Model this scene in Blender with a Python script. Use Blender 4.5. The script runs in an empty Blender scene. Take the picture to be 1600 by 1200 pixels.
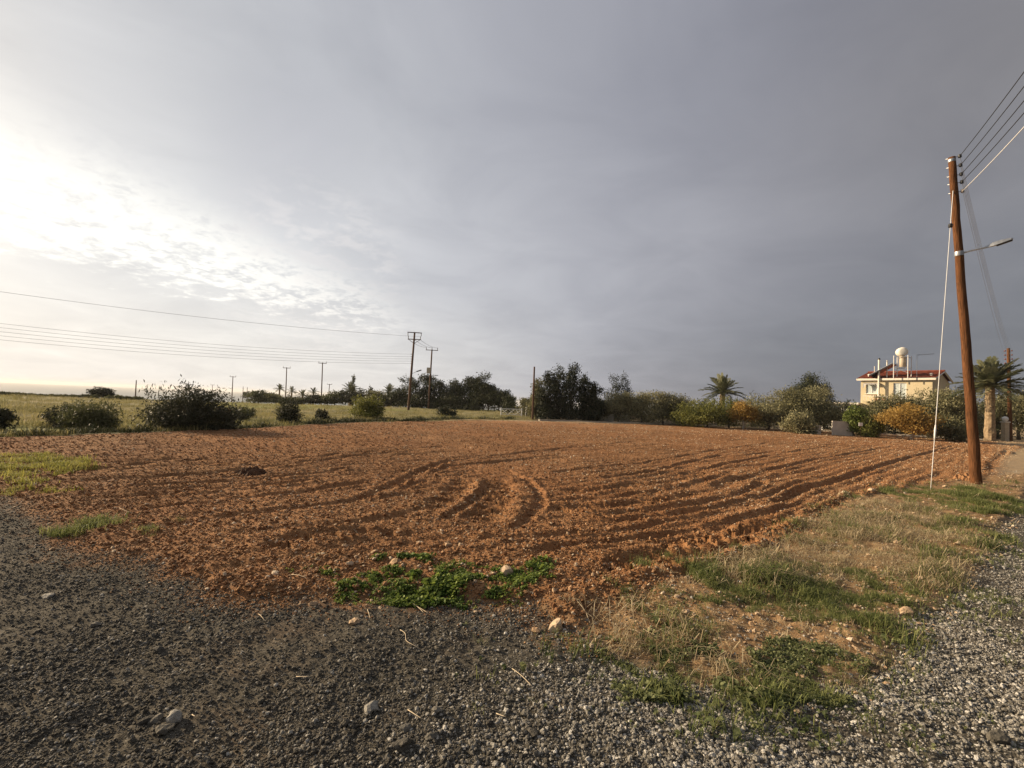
import bpy, bmesh, math, random
import numpy as np
from mathutils import Vector, Matrix

random.seed(7)
R = math.radians
scene = bpy.context.scene

# ------------------------------------------------------------------ camera
W0, H0, FPX = 1600.0, 1200.0, 750.0          # photograph size and focal length in its pixels
CAM_H, PITCH, ROLL = 1.6, R(2.14), R(2.4)
cam_data = bpy.data.cameras.new('camera')
cam_data.sensor_fit = 'HORIZONTAL'
cam_data.sensor_width = 36.0
cam_data.lens = 36.0 * FPX / W0
cam_data.clip_start = 0.05
cam_data.clip_end = 30000.0
cam = bpy.data.objects.new('camera', cam_data)
scene.collection.objects.link(cam)
CAM_R = Matrix.Rotation(R(90) + PITCH, 3, 'X') @ Matrix.Rotation(ROLL, 3, 'Z')
cam.matrix_world = Matrix.Translation((0, 0, CAM_H)) @ CAM_R.to_4x4()
scene.camera = cam
scene.view_settings.view_transform = 'Standard'
scene.view_settings.look = 'None'
scene.view_settings.exposure = 0.74
scene.view_settings.gamma = 1.0
scene.render.resolution_x, scene.render.resolution_y = 1024, 768

def ray(px, py):
    return CAM_R @ Vector(((px - W0 / 2) / FPX, -(py - H0 / 2) / FPX, -1.0))
def ground(px, py, z=0.0):
    d = ray(px, py); t = (z - CAM_H) / d.z
    return (d.x * t, d.y * t)
def at(px, py, Y):
    d = ray(px, py); t = Y / d.y
    return Vector((d.x * t, Y, CAM_H + d.z * t))

# ------------------------------------------------------------------ sky and sun
SUN_AZ, SUN_EL = R(-69), R(19.5)               # azimuth from +Y, clockwise; low sun left of the frame
SUN = Vector((math.sin(SUN_AZ) * math.cos(SUN_EL), math.cos(SUN_AZ) * math.cos(SUN_EL), math.sin(SUN_EL)))
sl = bpy.data.lights.new('sun', 'SUN'); sl.energy = 5.0; sl.angle = R(0.6); sl.color = (1.0, 0.78, 0.52)
so = bpy.data.objects.new('sun', sl); scene.collection.objects.link(so)
so.rotation_euler = SUN.to_track_quat('Z', 'Y').to_euler()

class NT:
    """small node-tree helper"""
    def __init__(s, tree): s.t = tree; tree.nodes.clear()
    def n(s, typ, ins=None, **kw):
        nd = s.t.nodes.new(typ)
        for k, v in kw.items(): setattr(nd, k, v)
        for k, v in (ins or {}).items(): s.set(nd.inputs[k], v)
        return nd
    def set(s, sock, v):
        if hasattr(v, 'outputs'): v = v.outputs[0]
        if isinstance(v, bpy.types.NodeSocket): s.t.links.new(v, sock)
        else: sock.default_value = v
    def math(s, op, a, b=0.0, c=0.0, clamp=False):
        nd = s.t.nodes.new('ShaderNodeMath'); nd.operation = op; nd.use_clamp = clamp
        s.set(nd.inputs[0], a); s.set(nd.inputs[1], b); s.set(nd.inputs[2], c)
        return nd.outputs[0]
    def vec(s, op, a, b=None):
        nd = s.t.nodes.new('ShaderNodeVectorMath'); nd.operation = op
        s.set(nd.inputs[0], a)
        if b is not None: s.set(nd.inputs[1], b)
        return nd.outputs['Value'] if op in ('DOT_PRODUCT', 'LENGTH') else nd.outputs[0]
    def ramp(s, fac, stops, interp='LINEAR'):
        nd = s.t.nodes.new('ShaderNodeValToRGB'); nd.color_ramp.interpolation = interp
        el = nd.color_ramp.elements
        while len(el) < len(stops): el.new(0.5)
        for e, (p, c) in zip(el, stops):
            e.position = p; e.color = c if len(c) == 4 else (*c, 1)
        s.set(nd.inputs[0], fac)
        return nd.outputs[0]
    def mix(s, fac, a, b, mode='MIX'):
        nd = s.t.nodes.new('ShaderNodeMix'); nd.data_type = 'RGBA'; nd.blend_type = mode
        s.set(nd.inputs[0], fac)
        for sock, v in ((nd.inputs[6], a), (nd.inputs[7], b)):
            s.set(sock, (*v, 1) if isinstance(v, tuple) and len(v) == 3 else v)
        return nd.outputs[2]
    def mapr(s, v, a, b, c=0.0, d=1.0, smooth=True):
        nd = s.t.nodes.new('ShaderNodeMapRange')
        nd.interpolation_type = 'SMOOTHSTEP' if smooth else 'LINEAR'
        for k, x in enumerate((v, a, b, c, d)): s.set(nd.inputs[k], x)
        return nd.outputs[0]
    def noise(s, vec, scale, detail=4, rough=0.55, dist=0.0, out=0):
        nd = s.n('ShaderNodeTexNoise', {'Vector': vec, 'Scale': scale, 'Detail': detail, 'Roughness': rough, 'Distortion': dist})
        return nd.outputs[out]

world = bpy.data.worlds.new('World'); scene.world = world; world.use_nodes = True
w = NT(world.node_tree)
tc = w.n('ShaderNodeTexCoord'); D = tc.outputs['Generated']
sky = w.n('ShaderNodeTexSky', sky_type='NISHITA', sun_disc=False, sun_elevation=SUN_EL, sun_rotation=SUN_AZ,
          air_density=1.2, dust_density=3.0)
c = w.vec('DOT_PRODUCT', D, tuple(SUN))
sep = w.n('ShaderNodeSeparateXYZ', {0: D}); z = sep.outputs[2]
# cloud-plane coordinates
den = w.math('ADD', w.math('MAXIMUM', z, 0.0), 0.16)
pl = w.n('ShaderNodeCombineXYZ', {0: w.math('DIVIDE', sep.outputs[0], den), 1: w.math('DIVIDE', sep.outputs[1], den), 2: 0.0})
n_big = w.noise(pl.outputs[0], 0.55, 3, 0.5, 0.5)
n_mid = w.noise(pl.outputs[0], 1.9, 6, 0.6, 0.6)
n_fin = w.noise(pl.outputs[0], 6.0, 6, 0.62, 0.4)
n_vf = w.noise(pl.outputs[0], 17.0, 5, 0.65, 0.5)
cc = w.math('ADD', c, w.math('MULTIPLY', w.math('SUBTRACT', n_big, 0.5), 0.22))
base = w.ramp(w.math('MULTIPLY_ADD', cc, 0.5, 0.5), [
    (0.00, (.170, .170, .184)), (0.26, (.192, .192, .208)), (0.40, (.222, .223, .247)), (0.52, (.300, .302, .336)),
    (0.64, (.385, .389, .428)), (0.76, (.485, .490, .525)), (0.87, (.60, .607, .628)), (0.95, (.69, .692, .695)), (1.0, (.74, .72, .68))])
# paler, warmer sky low on the sunny side, under the cloud deck
low = w.math('MULTIPLY', w.mapr(z, 0.26, 0.02), w.mapr(c, 0.18, 0.80))
base = w.mix(w.math('MULTIPLY', low, 0.85), base, (.80, .775, .735))
# the dark rain bank low on the far side
bank = w.math('MULTIPLY', w.mapr(z, 0.34, 0.02), w.mapr(c, 0.28, -0.20))
base = w.mix(w.math('MULTIPLY', bank, 0.65), base, (.138, .149, .178))
# the deck overhead is thicker and darker
base = w.mix(1.0, base, w.mix(w.mapr(z, 0.24, 0.58), (1, 1, 1), (.75, .757, .78)), 'MULTIPLY')
base = w.mix(w.math('MULTIPLY', w.math('MULTIPLY', w.mapr(z, 0.22, 0.5), w.mapr(c, 0.2, -0.3)), 0.5), base, (.245, .232, .230))
# soft structure of the deck
base = w.mix(0.9, base, w.ramp(n_mid, [(0.3, (.89, .89, .90)), (0.7, (1.09, 1.085, 1.075))]), 'MULTIPLY')
# soft darker smudge hanging under the deck
sm = w.vec('DOT_PRODUCT', D, tuple(ray(436, 222).normalized()))
sm = w.math('ADD', sm, w.math('MULTIPLY', w.math('SUBTRACT', n_mid, 0.5), 0.035))
base = w.mix(w.math('MULTIPLY', w.mapr(sm, 0.988, 1.004), 0.30), base, (.38, .38, .43))
# bright broken gap streaking down from the hidden sun
p1, p2 = ray(0, 262).normalized(), ray(640, 492).normalized()
nrm = p1.cross(p2).normalized()
if nrm.z < 0: nrm = -nrm
s1 = w.vec('DOT_PRODUCT', D, tuple(nrm))
wob = w.math('ADD', w.math('ADD', w.math('MULTIPLY', w.math('SUBTRACT', n_mid, 0.5), 0.10), w.math('MULTIPLY', w.math('SUBTRACT', n_fin, 0.5), 0.15)), w.math('MULTIPLY', w.math('SUBTRACT', n_vf, 0.5), 0.10))
s1w = w.math('ADD', s1, wob)
wid = w.mapr(c, 0.55, 0.94, 0.022, 0.090, False)
up = w.math('SUBTRACT', 1.0, w.mapr(w.math('DIVIDE', s1w, wid), -0.3, 1.3))
dn = w.mapr(w.math('DIVIDE', s1w, wid), -1.35, -0.55)
streak = w.math('MULTIPLY', w.math('MULTIPLY', up, dn), w.mapr(c, 0.50, 0.84))
streak = w.math('MULTIPLY', streak, w.mapr(w.math('ADD', w.math('MULTIPLY', n_fin, 0.5), w.math('MULTIPLY', n_vf, 0.5)), 0.36, 0.60, 0.12, 1.0))
base = w.mix(w.math('MULTIPLY', streak, 0.9), base, (1.10, 1.08, 1.0))
# sunlit cloud puffs at the end of the streak
pf = w.vec('DOT_PRODUCT', D, tuple(ray(490, 432).normalized()))
pf = w.math('MULTIPLY', w.mapr(pf, 0.978, 0.998), w.mapr(w.math('ADD', w.math('MULTIPLY', n_fin, 0.6), w.math('MULTIPLY', n_vf, 0.4)), 0.44, 0.60))
base = w.mix(w.math('MULTIPLY', pf, 0.30), base, (.86, .81, .78))
# soft glow round the hidden sun
glow = w.math('POWER', w.mapr(c, 0.80, 1.0, 0.0, 1.0, False), 3.0)
base = w.mix(1.0, base, w.mix(glow, (0, 0, 0), (.10, .097, .09)), 'ADD')
scaled = w.n('ShaderNodeVectorMath', {0: base, 'Scale': 6.9}, operation='SCALE')
col = w.mix(0.95, sky.outputs[0], scaled.outputs[0])
bg = w.n('ShaderNodeBackground', {0: col, 1: 0.10})
wo = w.n('ShaderNodeOutputWorld', {0: bg})

# ------------------------------------------------------------------ numpy noise
def _hash(ix, iy, seed):
    h = (ix.astype(np.int64) * 374761393 + iy.astype(np.int64) * 668265263 + seed * 1442695041) & 0xFFFFFFFF
    h = ((h ^ (h >> 13)) * 1274126177) & 0xFFFFFFFF
    return ((h ^ (h >> 16)) & 0xFFFF) / 65535.0
def vn(x, y, seed=0):
    xi, yi = np.floor(x), np.floor(y); fx, fy = x - xi, y - yi
    u, v = fx * fx * (3 - 2 * fx), fy * fy * (3 - 2 * fy)
    a, b = _hash(xi, yi, seed), _hash(xi + 1, yi, seed)
    c_, d = _hash(xi, yi + 1, seed), _hash(xi + 1, yi + 1, seed)
    return (a + (b - a) * u) * (1 - v) + (c_ + (d - c_) * u) * v - 0.5
def fbm(x, y, scale, octv=4, seed=0, gain=0.5):
    s, a, f = 0, 1.0, 1.0 / scale
    for k in range(octv):
        s = s + a * vn(x * f + 17.3 * k, y * f - 9.1 * k, seed + k); a *= gain; f *= 2.03
    return s
def sstep(x, a, b):
    t = np.clip((x - a) / (b - a), 0, 1); return t * t * (3 - 2 * t)

def poly_px(pts): return np.array([ground(*p) for p in pts])
def sdist(P, x, y):
    """signed distance to polygon (positive inside)"""
    best = np.full(x.shape, 1e9); ins = np.zeros(x.shape, bool)
    n = len(P)
    for i in range(n):
        ax, ay = P[i]; bx, by = P[(i + 1) % n]
        ex, ey = bx - ax, by - ay
        t = np.clip(((x - ax) * ex + (y - ay) * ey) / (ex * ex + ey * ey + 1e-12), 0, 1)
        best = np.minimum(best, (x - ax - t * ex) ** 2 + (y - ay - t * ey) ** 2)
        cnd = ((ay > y) != (by > y))
        xc = ax + (y - ay) / (ey if abs(ey) > 1e-12 else 1e-12) * ex
        ins ^= cnd & (x < xc)
    return np.where(ins, 1, -1) * np.sqrt(best)

# ------------------------------------------------------------------ zones (traced on the ground of the photograph)
FIELD = poly_px([(-260, 735), (0, 772), (50, 788), (78, 812), (130, 838), (165, 855), (205, 878), (245, 894), (300, 908), (370, 926),
    (430, 934), (500, 930), (620, 932), (750, 940), (850, 955), (890, 978), (940, 950), (1000, 932), (1080, 897), (1140, 885), (1200, 866),
    (1258, 838), (1290, 802), (1340, 778), (1400, 766), (1480, 757), (1540, 748), (1572, 715), (1600, 697), (1640, 694), (1500, 688), (1350, 677), (1200, 671),
    (1030, 664), (900, 660), (800, 657.5), (700, 658), (560, 661), (400, 669), (300, 675), (100, 682), (0, 684), (-260, 682)])
VERGE = poly_px([(830, 945), (890, 975), (940, 1005), (1000, 1042), (1100, 1072), (1250, 1072), (1350, 1052), (1395, 985), (1470, 955),
    (1530, 885), (1552, 835), (1585, 795), (1610, 768), (1620, 740), (1560, 742), (1480, 752), (1400, 762), (1330, 775), (1280, 800), (1250, 835), (1200, 860),
    (1140, 880), (1080, 892), (1000, 925), (940, 945), (890, 960)])
# far-side lane along the hedge
LANE_L = np.array([ground(670, 655.6), ground(760, 656.6), ground(840, 658.8), ground(1030, 662.5), ground(1200, 668.5), ground(1350, 674.5), ground(1500, 685), ground(1640, 691)])

PATCH = dict(
  lush=[(455, 880), (520, 880), (560, 890), (640, 884), (720, 880), (790, 888), (850, 905), (872, 942), (810, 948), (740, 930), (640, 940), (560, 942), (490, 928)],
  mallow=[(925, 990), (975, 1010), (1060, 1020), (1150, 1008), (1260, 1015), (1390, 1050), (1420, 1098), (1340, 1096), (1250, 1102), (1120, 1102), (1000, 1088), (945, 1045)],
  mid=[(1030, 935), (1100, 900), (1160, 884), (1230, 872), (1330, 905), (1430, 930), (1390, 962), (1280, 955), (1200, 962), (1100, 970)],
  edge=[(1455, 868), (1530, 850), (1560, 880), (1510, 925), (1415, 945), (1400, 920)],
  grass=[(1405, 766), (1500, 764), (1592, 778), (1570, 806), (1500, 816), (1440, 792)],
  dark_green=[(1460, 812), (1555, 815), (1556, 860), (1490, 872), (1455, 845)],  # patch of darker green growth on the right side of the verge
  yellow=[(-120, 710), (0, 712), (60, 711), (128, 724), (95, 744), (40, 752), (-120, 752)],
  yellow2=[(-80, 752), (40, 752), (70, 775), (60, 792), (0, 775), (-80, 770)],
  left=[(105, 818), (250, 814), (295, 830), (220, 848), (150, 842)],
  straw=[(1300, 806), (1400, 788), (1475, 820), (1468, 905), (1350, 905), (1260, 900), (1180, 905), (1260, 850)],
  straw2=[(900, 985), (960, 950), (1030, 960), (1120, 985), (1390, 965), (1340, 1000), (1180, 1010), (1020, 1020)],
  sparse=[(1400, 950), (1530, 930), (1540, 990), (1440, 1020)],
)
PATCH = {k: poly_px(v) for k, v in PATCH.items()}

RUTS = [  # (pixel polyline, half width m, depth m, lug spacing m)
 ([(830, 868), (862, 863), (962, 852), (1025, 842), (1112, 830), (1175, 812), (1215, 802), (1262, 785)], .11, .075, 0),
 ([(930, 893), (970, 888), (1005, 883), (1035, 880), (1080, 872), (1120, 860), (1175, 845), (1230, 828)], .16, .085, .26),
 ([(760, 757), (825, 754), (910, 752), (945, 749), (1020, 740), (1062, 727), (1130, 712)], .13, .06, 0),
 ([(857, 785), (920, 781), (990, 776), (1045, 770), (1085, 760), (1150, 738)], .13, .06, 0),
 ([(850, 798), (905, 797), (960, 794), (1000, 791), (1045, 785), (1100, 774)], .17, .06, .27),
 ([(945, 806), (1020, 800), (1087, 794), (1150, 777), (1185, 762), (1190, 752)], .12, .065, 0),
 ([(790, 838), (805, 827), (825, 810), (845, 790), (840, 768), (820, 750), (790, 738), (740, 735)], .10, .048, 0),
 ([(745, 820), (765, 800), (780, 780), (783, 762), (770, 748)], .22, .055, .24),
 ([(690, 820), (712, 805), (732, 792), (755, 775), (760, 760)], .09, .06, 0),
 ([(560, 785), (617, 762), (660, 737), (695, 725), (755, 717), (900, 700), (1000, 690)], .14, .07, 0),
 ([(1215, 790), (1250, 770), (1300, 755), (1340, 742), (1375, 730), (1425, 715), (1475, 702), (1492, 697)], .14, .08, 0),
 ([(1110, 765), (1200, 738), (1262, 722), (1330, 709), (1400, 699)], .14, .06, 0),
 ([(60, 752), (120, 739), (160, 734), (250, 725), (380, 716)], .14, .07, 0),
 ([(95, 766), (215, 764), (275, 760), (375, 755), (450, 748), (560, 733)], .12, .06, 0),
 ([(165, 778), (250, 776), (300, 771), (400, 764), (520, 750)], .12, .06, 0),
 ([(185, 797), (275, 791), (325, 786), (400, 780), (480, 770), (600, 752)], .12, .065, 0),
 ([(330, 842), (430, 830), (537, 824), (600, 815), (660, 800)], .12, .06, 0),
 ([(390, 870), (430, 858), (475, 845), (560, 838), (660, 842)], .13, .05, .3),
 ([(1270, 815), (1290, 803), (1320, 788), (1352, 774)], .12, .09, .2),
 ([(700, 846), (800, 845), (900, 838), (1000, 828), (1090, 812), (1170, 790), (1230, 765)], .10, .05, 0),
 ([(880, 821), (960, 816), (1050, 808), (1130, 796), (1200, 775), (1260, 752)], .10, .055, 0),
 ([(868, 771), (960, 765), (1040, 757), (1110, 742)], .16, .055, .26),
 ([(860, 742), (1000, 725), (1100, 708), (1200, 693)], .12, .06, 0),
 ([(640, 752), (700, 732), (780, 724), (880, 712)], .12, .055, 0),
 ([(1000, 862), (1100, 846), (1180, 827), (1240, 806)], .15, .06, .25),
 ([(230, 747), (330, 743), (430, 732), (540, 716), (650, 705)], .12, .06, 0),
 ([(300, 816), (420, 802), (520, 790), (600, 775), (680, 752)], .11, .055, 0),
 ([(250, 735), (420, 724), (560, 709), (700, 698)], .13, .06, 0),
 ([(1060, 745), (1160, 722), (1260, 703), (1360, 692)], .13, .06, 0),
 ([(655, 806), (690, 790), (715, 770), (730, 752)], .18, .05, .24),
 ([(1548, 738), (1552, 728), (1562, 713), (1578, 702)], .16, .07, 0),
]
RUTS = [(poly_px(p), hw * (1.0 if lug else .8), dp * (1.15 if lug else .68), lug) for p, hw, dp, lug in RUTS]

def macro(x, y):
    """slow shape of the land: flat round the field, falling to the sea on the left"""
    s = 0.8 * y - 0.6 * x
    t = np.maximum(s - 66, 0)
    h = -0.036 * t * t / (t + 18)
    h = np.maximum(h, -34.0)
    return h + 0.10 * fbm(x, y, 22.0, 2, 5) * sstep(np.hypot(x, y), 12, 60)

def zones(x, y):
    """soft weights of field, verge, lane; the rest near the camera is gravel, further out meadow"""
    wx = x + .22 * fbm(x, y, .55, 4, 31); wy = y + .22 * fbm(x, y, .55, 4, 47)
    df, dv = sdist(FIELD, wx, wy), sdist(VERGE, wx, wy)
    return df, dv

def is_far(x, y):
    # beyond the near tracks: meadow / garden ground rather than gravel
    g1 = -0.30 * x + 0.95 * y > 15.5       # left and far side
    return g1

def heights(x, y, detail=True):
    r = np.hypot(x, y)
    df, dv = zones(x, y)
    h = macro(x, y)
    fw = sstep(df, -.06, .14)
    vw = sstep(dv, -.05, .12) * (1 - fw)
    # --- ploughed soil
    ph = (-.69 * x + .72 * y) + .25 * fbm(x, y, 2.6, 2, 3)
    k = np.clip(r / 14, .25, 1)
    lin = np.sin(ph * 2 * math.pi / .34)
    soil = .015 * lin * (.4 + k) * sstep(fbm(x, y, 3.1, 2, 9), -.5, .2)
    soil = soil + .020 * sstep(np.sin(ph * 2 * math.pi / 1.25 + 1.5 * fbm(x, y, 5.0, 2, 19)), .35, .95) * -sstep(r, 5, 11) * (.3 + 1.4 * sstep(fbm(x, y, 2.2, 2, 18), -.2, .3))
    soil = soil + .028 * fbm(x, y, .42, 2, 11) + (.021 * np.abs(fbm(x, y, .11, 3, 12, .65)) + .019 * fbm(x, y, .045, 2, 13, .7)) * (1 - .62 * sstep(r, 7, 20))
    soil = soil + .045 * fbm(x, y, 1.7, 2, 15)
    near = np.where((df > -1) & (r < 60))[0]
    if len(near):
        xs, ys = x[near], y[near]; xw = xs + .05 * fbm(xs, ys, .3, 2, 61); yw = ys + .05 * fbm(xs, ys, .3, 2, 62)
        add = np.zeros(len(near))
        for P, hw, dp, lug in RUTS:
            hw2 = hw
            lo, hi = P.min(0) - 1, P.max(0) + 1
            q = np.where((xw > lo[0]) & (xw < hi[0]) & (yw > lo[1]) & (yw < hi[1]))[0]
            if not len(q): continue
            best = np.full(len(q), 1e9); side = np.zeros(len(q)); arc = np.zeros(len(q)); acc = 0
            for i in range(len(P) - 1):
                a, b = P[i], P[i + 1]; e = b - a; L = math.hypot(*e)
                t = ((xw[q] - a[0]) * e[0] + (yw[q] - a[1]) * e[1]) / (L * L); tcl = np.clip(t, 0, 1)
                ddx, ddy = xw[q] - a[0] - tcl * e[0], yw[q] - a[1] - tcl * e[1]
                d2 = np.hypot(ddx, ddy); m = d2 < best
                best[m] = d2[m]; side[m] = np.sign(e[0] * ddy - e[1] * ddx)[m]; arc[m] = (acc + tcl * L)[m]; acc += L
            fade = sstep(arc, 0, .4) * sstep(acc - arc, 0, .4)
            cut = -dp * np.exp(-(best / hw2) ** 4)
            if lug: cut = cut * (.2 + 1.35 * (np.sin(arc * 2 * math.pi / lug + side * .6 + best * 9) > 0))
            rim = .45 * dp * np.exp(-((best - 1.75 * hw2) / (.55 * hw2)) ** 2) * (.6 + .8 * (vn(arc * 3, side * 7 + 1, 77) + .5))
            add[q] += (cut + rim) * fade
        # pressed soil in the ruts loses part of its clods
        soil[near] = soil[near] + add
    # --- gravel track
    grav = .05 * fbm(x, y, 1.6, 2, 21) + .022 * fbm(x, y, .30, 3, 22) + .014 * fbm(x, y, .045, 2, 24, .7)
    verge = .025 + .055 * fbm(x, y, .9, 3, 25) + .03 * fbm(x, y, .09, 2, 26)
    far = is_far(x, y)
    mead = .0 + .16 * fbm(x, y, 3.0, 3, 27)
    rest = np.where(far, mead * sstep(r, 10, 20), grav)
    return h + soil * fw + verge * vw + rest * (1 - fw - vw) + .03 * fw, df, dv

def hz(x, y):
    return float(heights(np.array([x], float), np.array([y], float))[0][0])

# ------------------------------------------------------------------ materials
MAT = {}
def mat(name):
    m = bpy.data.materials.new(name); m.use_nodes = True; MAT[name] = m
    t = NT(m.node_tree); return m, t
def finish(t, colr, rough=0.85, bump=None, strength=0.4, dist=0.02, metallic=0.0, spec=0.3, **kw):
    p = t.n('ShaderNodeBsdfPrincipled', {'Base Color': colr if not isinstance(colr, tuple) else (*colr, 1), 'Roughness': rough, 'Metallic': metallic, 'Specular IOR Level': spec})
    if bump is not None:
        b = t.n('ShaderNodeBump', {'Height': bump, 'Strength': strength, 'Distance': dist}); t.set(p.inputs['Normal'], b)
    for k, v in kw.items(): t.set(p.inputs[k], v)
    t.n('ShaderNodeOutputMaterial', {0: p}); return p

def ground_material():
    m, t = mat('ground')
    pos = t.n('ShaderNodeNewGeometry').outputs['Position']
    a = lambda nm: t.n('ShaderNodeAttribute', attribute_name=nm).outputs['Fac']
    n1 = t.noise(pos, 1.1, 5, .6); n2 = t.noise(pos, 9.0, 5, .65); n3 = t.noise(pos, 60.0, 4, .7); n4 = t.noise(pos, 0.16, 3, .5)
    soil = t.ramp(n2, [(.28, (.160, .078, .036)), (.5, (.262, .136, .060)), (.72, (.360, .208, .100))])
    soil = t.mix(t.mapr(n4, .35, .65, 0, .45), soil, (.285, .128, .052))
    soil = t.mix(1.0, soil, t.ramp(t.noise(pos, .42, 4, .6), [(.35, (.80, .77, .75)), (.65, (1.12, 1.13, 1.14))]), 'MULTIPLY')
    soil = t.mix(t.mapr(n3, .58, .72, 0, .6), soil, (.40, .27, .17))
    grav = t.ramp(n3, [(.30, (.032, .028, .021)), (.50, (.075, .066, .050)), (.72, (.19, .172, .138))])
    grav = t.mix(t.mapr(n1, .50, .68, 0, .40), grav, (.13, .088, .055))
    verge = t.ramp(n2, [(.3, (.13, .078, .040)), (.5, (.25, .155, .078)), (.72, (.36, .25, .135))])
    mead = t.ramp(t.noise(pos, .35, 5, .6), [(.32, (.105, .105, .045)), (.5, (.21, .185, .085)), (.66, (.30, .245, .12))])
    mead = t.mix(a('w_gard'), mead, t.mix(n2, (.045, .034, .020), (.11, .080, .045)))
    strip = t.math('MULTIPLY', t.math('SUBTRACT', 1.0, a('w_gard')), t.mapr(t.noise(pos, .045, 2, .5), .5, .56, 0, .7))
    mead = t.mix(strip, mead, (.20, .22, .06))
    lane = t.mix(n1, (.30, .215, .125), (.42, .315, .195))
    colr = t.mix(a('w_soil'), grav, soil)
    colr = t.mix(a('w_verge'), colr, verge)
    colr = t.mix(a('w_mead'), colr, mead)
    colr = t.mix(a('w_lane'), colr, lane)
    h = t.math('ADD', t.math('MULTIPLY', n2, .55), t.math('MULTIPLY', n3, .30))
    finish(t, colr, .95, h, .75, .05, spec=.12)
    return m
ground_material()

def simple(name, c1, c2, scale=6.0, rough=.8, bump=.3, detail=5, stretch=None, metallic=0, spec=.3, dist=.01):
    m, t = mat(name)
    v = t.n('ShaderNodeTexCoord').outputs['Object']
    if stretch: v = t.vec('MULTIPLY', v, stretch)
    n = t.noise(v, scale, detail, .62)
    finish(t, t.ramp(n, [(.3, c1), (.7, c2)]), rough, n, bump, dist, metallic, spec); return m

def stone_mat(name, cols):
    m, t = mat(name)
    rnd = t.n('ShaderNodeObjectInfo').outputs['Random']
    n = t.noise(t.n('ShaderNodeTexCoord').outputs['Object'], 3.0, 5, .6)
    st = [(i / (len(cols) - 1), c_) for i, c_ in enumerate(cols)]
    base_ = t.ramp(rnd, st)
    colr = t.mix(1.0, base_, t.ramp(n, [(.3, (.72, .72, .72)), (.7, (1.2, 1.18, 1.15))]), 'MULTIPLY')
    finish(t, colr, .85, n, .5, .05, spec=.25); return m
stone_mat('gravel_stone', [(.035, .032, .026), (.080, .073, .059), (.125, .115, .094), (.17, .158, .133), (.060, .054, .042), (.10, .090, .072), (.46, .44, .39)])
stone_mat('soil_clod', [(.185, .085, .036), (.27, .135, .057), (.34, .185, .083), (.22, .105, .045), (.44, .275, .15)])
stone_mat('pale_stone', [(.40, .27, .16), (.52, .40, .27), (.35, .23, .13), (.62, .52, .39)])

def leaf_mat(name, c1, c2, trans=.25, inst=False, spec=.2, rough=.6):
    m, t = mat(name)
    v = t.n('ShaderNodeObjectInfo').outputs['Random'] if inst else t.n('ShaderNodeAttribute', attribute_name='tint').outputs['Fac']
    colr = t.mix(v, c1, c2)
    p = t.n('ShaderNodeBsdfPrincipled', {'Base Color': colr, 'Roughness': rough, 'Specular IOR Level': spec})
    tr = t.n('ShaderNodeBsdfTranslucent', {0: colr})
    mx = t.n('ShaderNodeMixShader', {0: trans, 1: p, 2: tr})
    t.n('ShaderNodeOutputMaterial', {0: mx}); return m
leaf_mat('leaf_olive', (.036, .040, .018), (.300, .280, .140), .35)
leaf_mat('leaf_silver', (.048, .052, .026), (.420, .390, .215), .35)
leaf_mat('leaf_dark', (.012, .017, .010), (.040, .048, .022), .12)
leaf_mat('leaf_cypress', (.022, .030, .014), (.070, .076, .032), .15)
leaf_mat('leaf_green', (.034, .048, .013), (.270, .265, .065), .35)
leaf_mat('leaf_lime', (.080, .120, .025), (.200, .230, .060), .35)
leaf_mat('leaf_orange', (.20, .125, .030), (.52, .34, .100), .4)
leaf_mat('leaf_bush', (.018, .022, .013), (.072, .075, .042), .2)
leaf_mat('leaf_bush_green', (.045, .055, .024), (.150, .150, .068), .25)
leaf_mat('leaf_palm', (.060, .070, .034), (.190, .190, .100), .3)
leaf_mat('leaf_brown', (.09, .055, .028), (.17, .11, .06), .2)
leaf_mat('weed_lush', (.045, .090, .016), (.240, .300, .065), .4, True)
leaf_mat('weed_mallow', (.075, .098, .036), (.260, .275, .125), .35, True)
leaf_mat('grass_green', (.070, .098, .026), (.260, .275, .100), .4, True)
leaf_mat('grass_yellow', (.180, .190, .035), (.420, .390, .110), .35, True)
leaf_mat('grass_dry', (.240, .175, .090), (.600, .500, .320), .35, True)
leaf_mat('grass_meadow', (.150, .145, .055), (.370, .320, .140), .35, True)
leaf_mat('grass_dark', (.022, .030, .013), (.075, .080, .035), .2, True)
simple('pole_wood', (.030, .015, .008), (.200, .088, .038), 6, .85, .8, 8, (9, 9, .3), spec=.08, dist=.025)
simple('far_wood', (.060, .030, .017), (.13, .068, .038), 6, .85, .3)
simple('bark', (.055, .042, .030), (.15, .12, .09), 9, .9, .6, 6, (2, 2, .5), dist=.03)
simple('pale_bark', (.26, .22, .17), (.46, .41, .33), 9, .9, .4)
simple('palm_bark', (.15, .105, .060), (.36, .27, .165), 6, .9, .6, dist=.05)
simple('steel', (.28, .29, .30), (.42, .43, .44), 12, .4, .1, metallic=.7)
simple('white_paint', (.66, .64, .60), (.80, .78, .74), 5, .5, .1)
simple('lamp_dark', (.03, .032, .035), (.06, .062, .066), 8, .45, .1)
simple('black_cable', (.012, .012, .013), (.03, .03, .032), 20, .5, .05)
simple('grey_cable', (.16, .16, .165), (.24, .24, .245), 20, .5, .05)
simple('white_cable', (.62, .61, .59), (.75, .74, .72), 20, .5, .05)
simple('red_insulator', (.12, .030, .018), (.20, .055, .03), 10, .35, .05)
simple('porcelain', (.20, .17, .15), (.34, .30, .27), 10, .3, .05)
simple('render_cream', (.50, .42, .27), (.60, .51, .34), 1.3, .9, .15)
simple('fascia', (.66, .60, .50), (.76, .70, .60), 4, .7, .1)
simple('roof_tile', (.13, .034, .021), (.24, .072, .043), 2.4, .85, .3, spec=.1)
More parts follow.
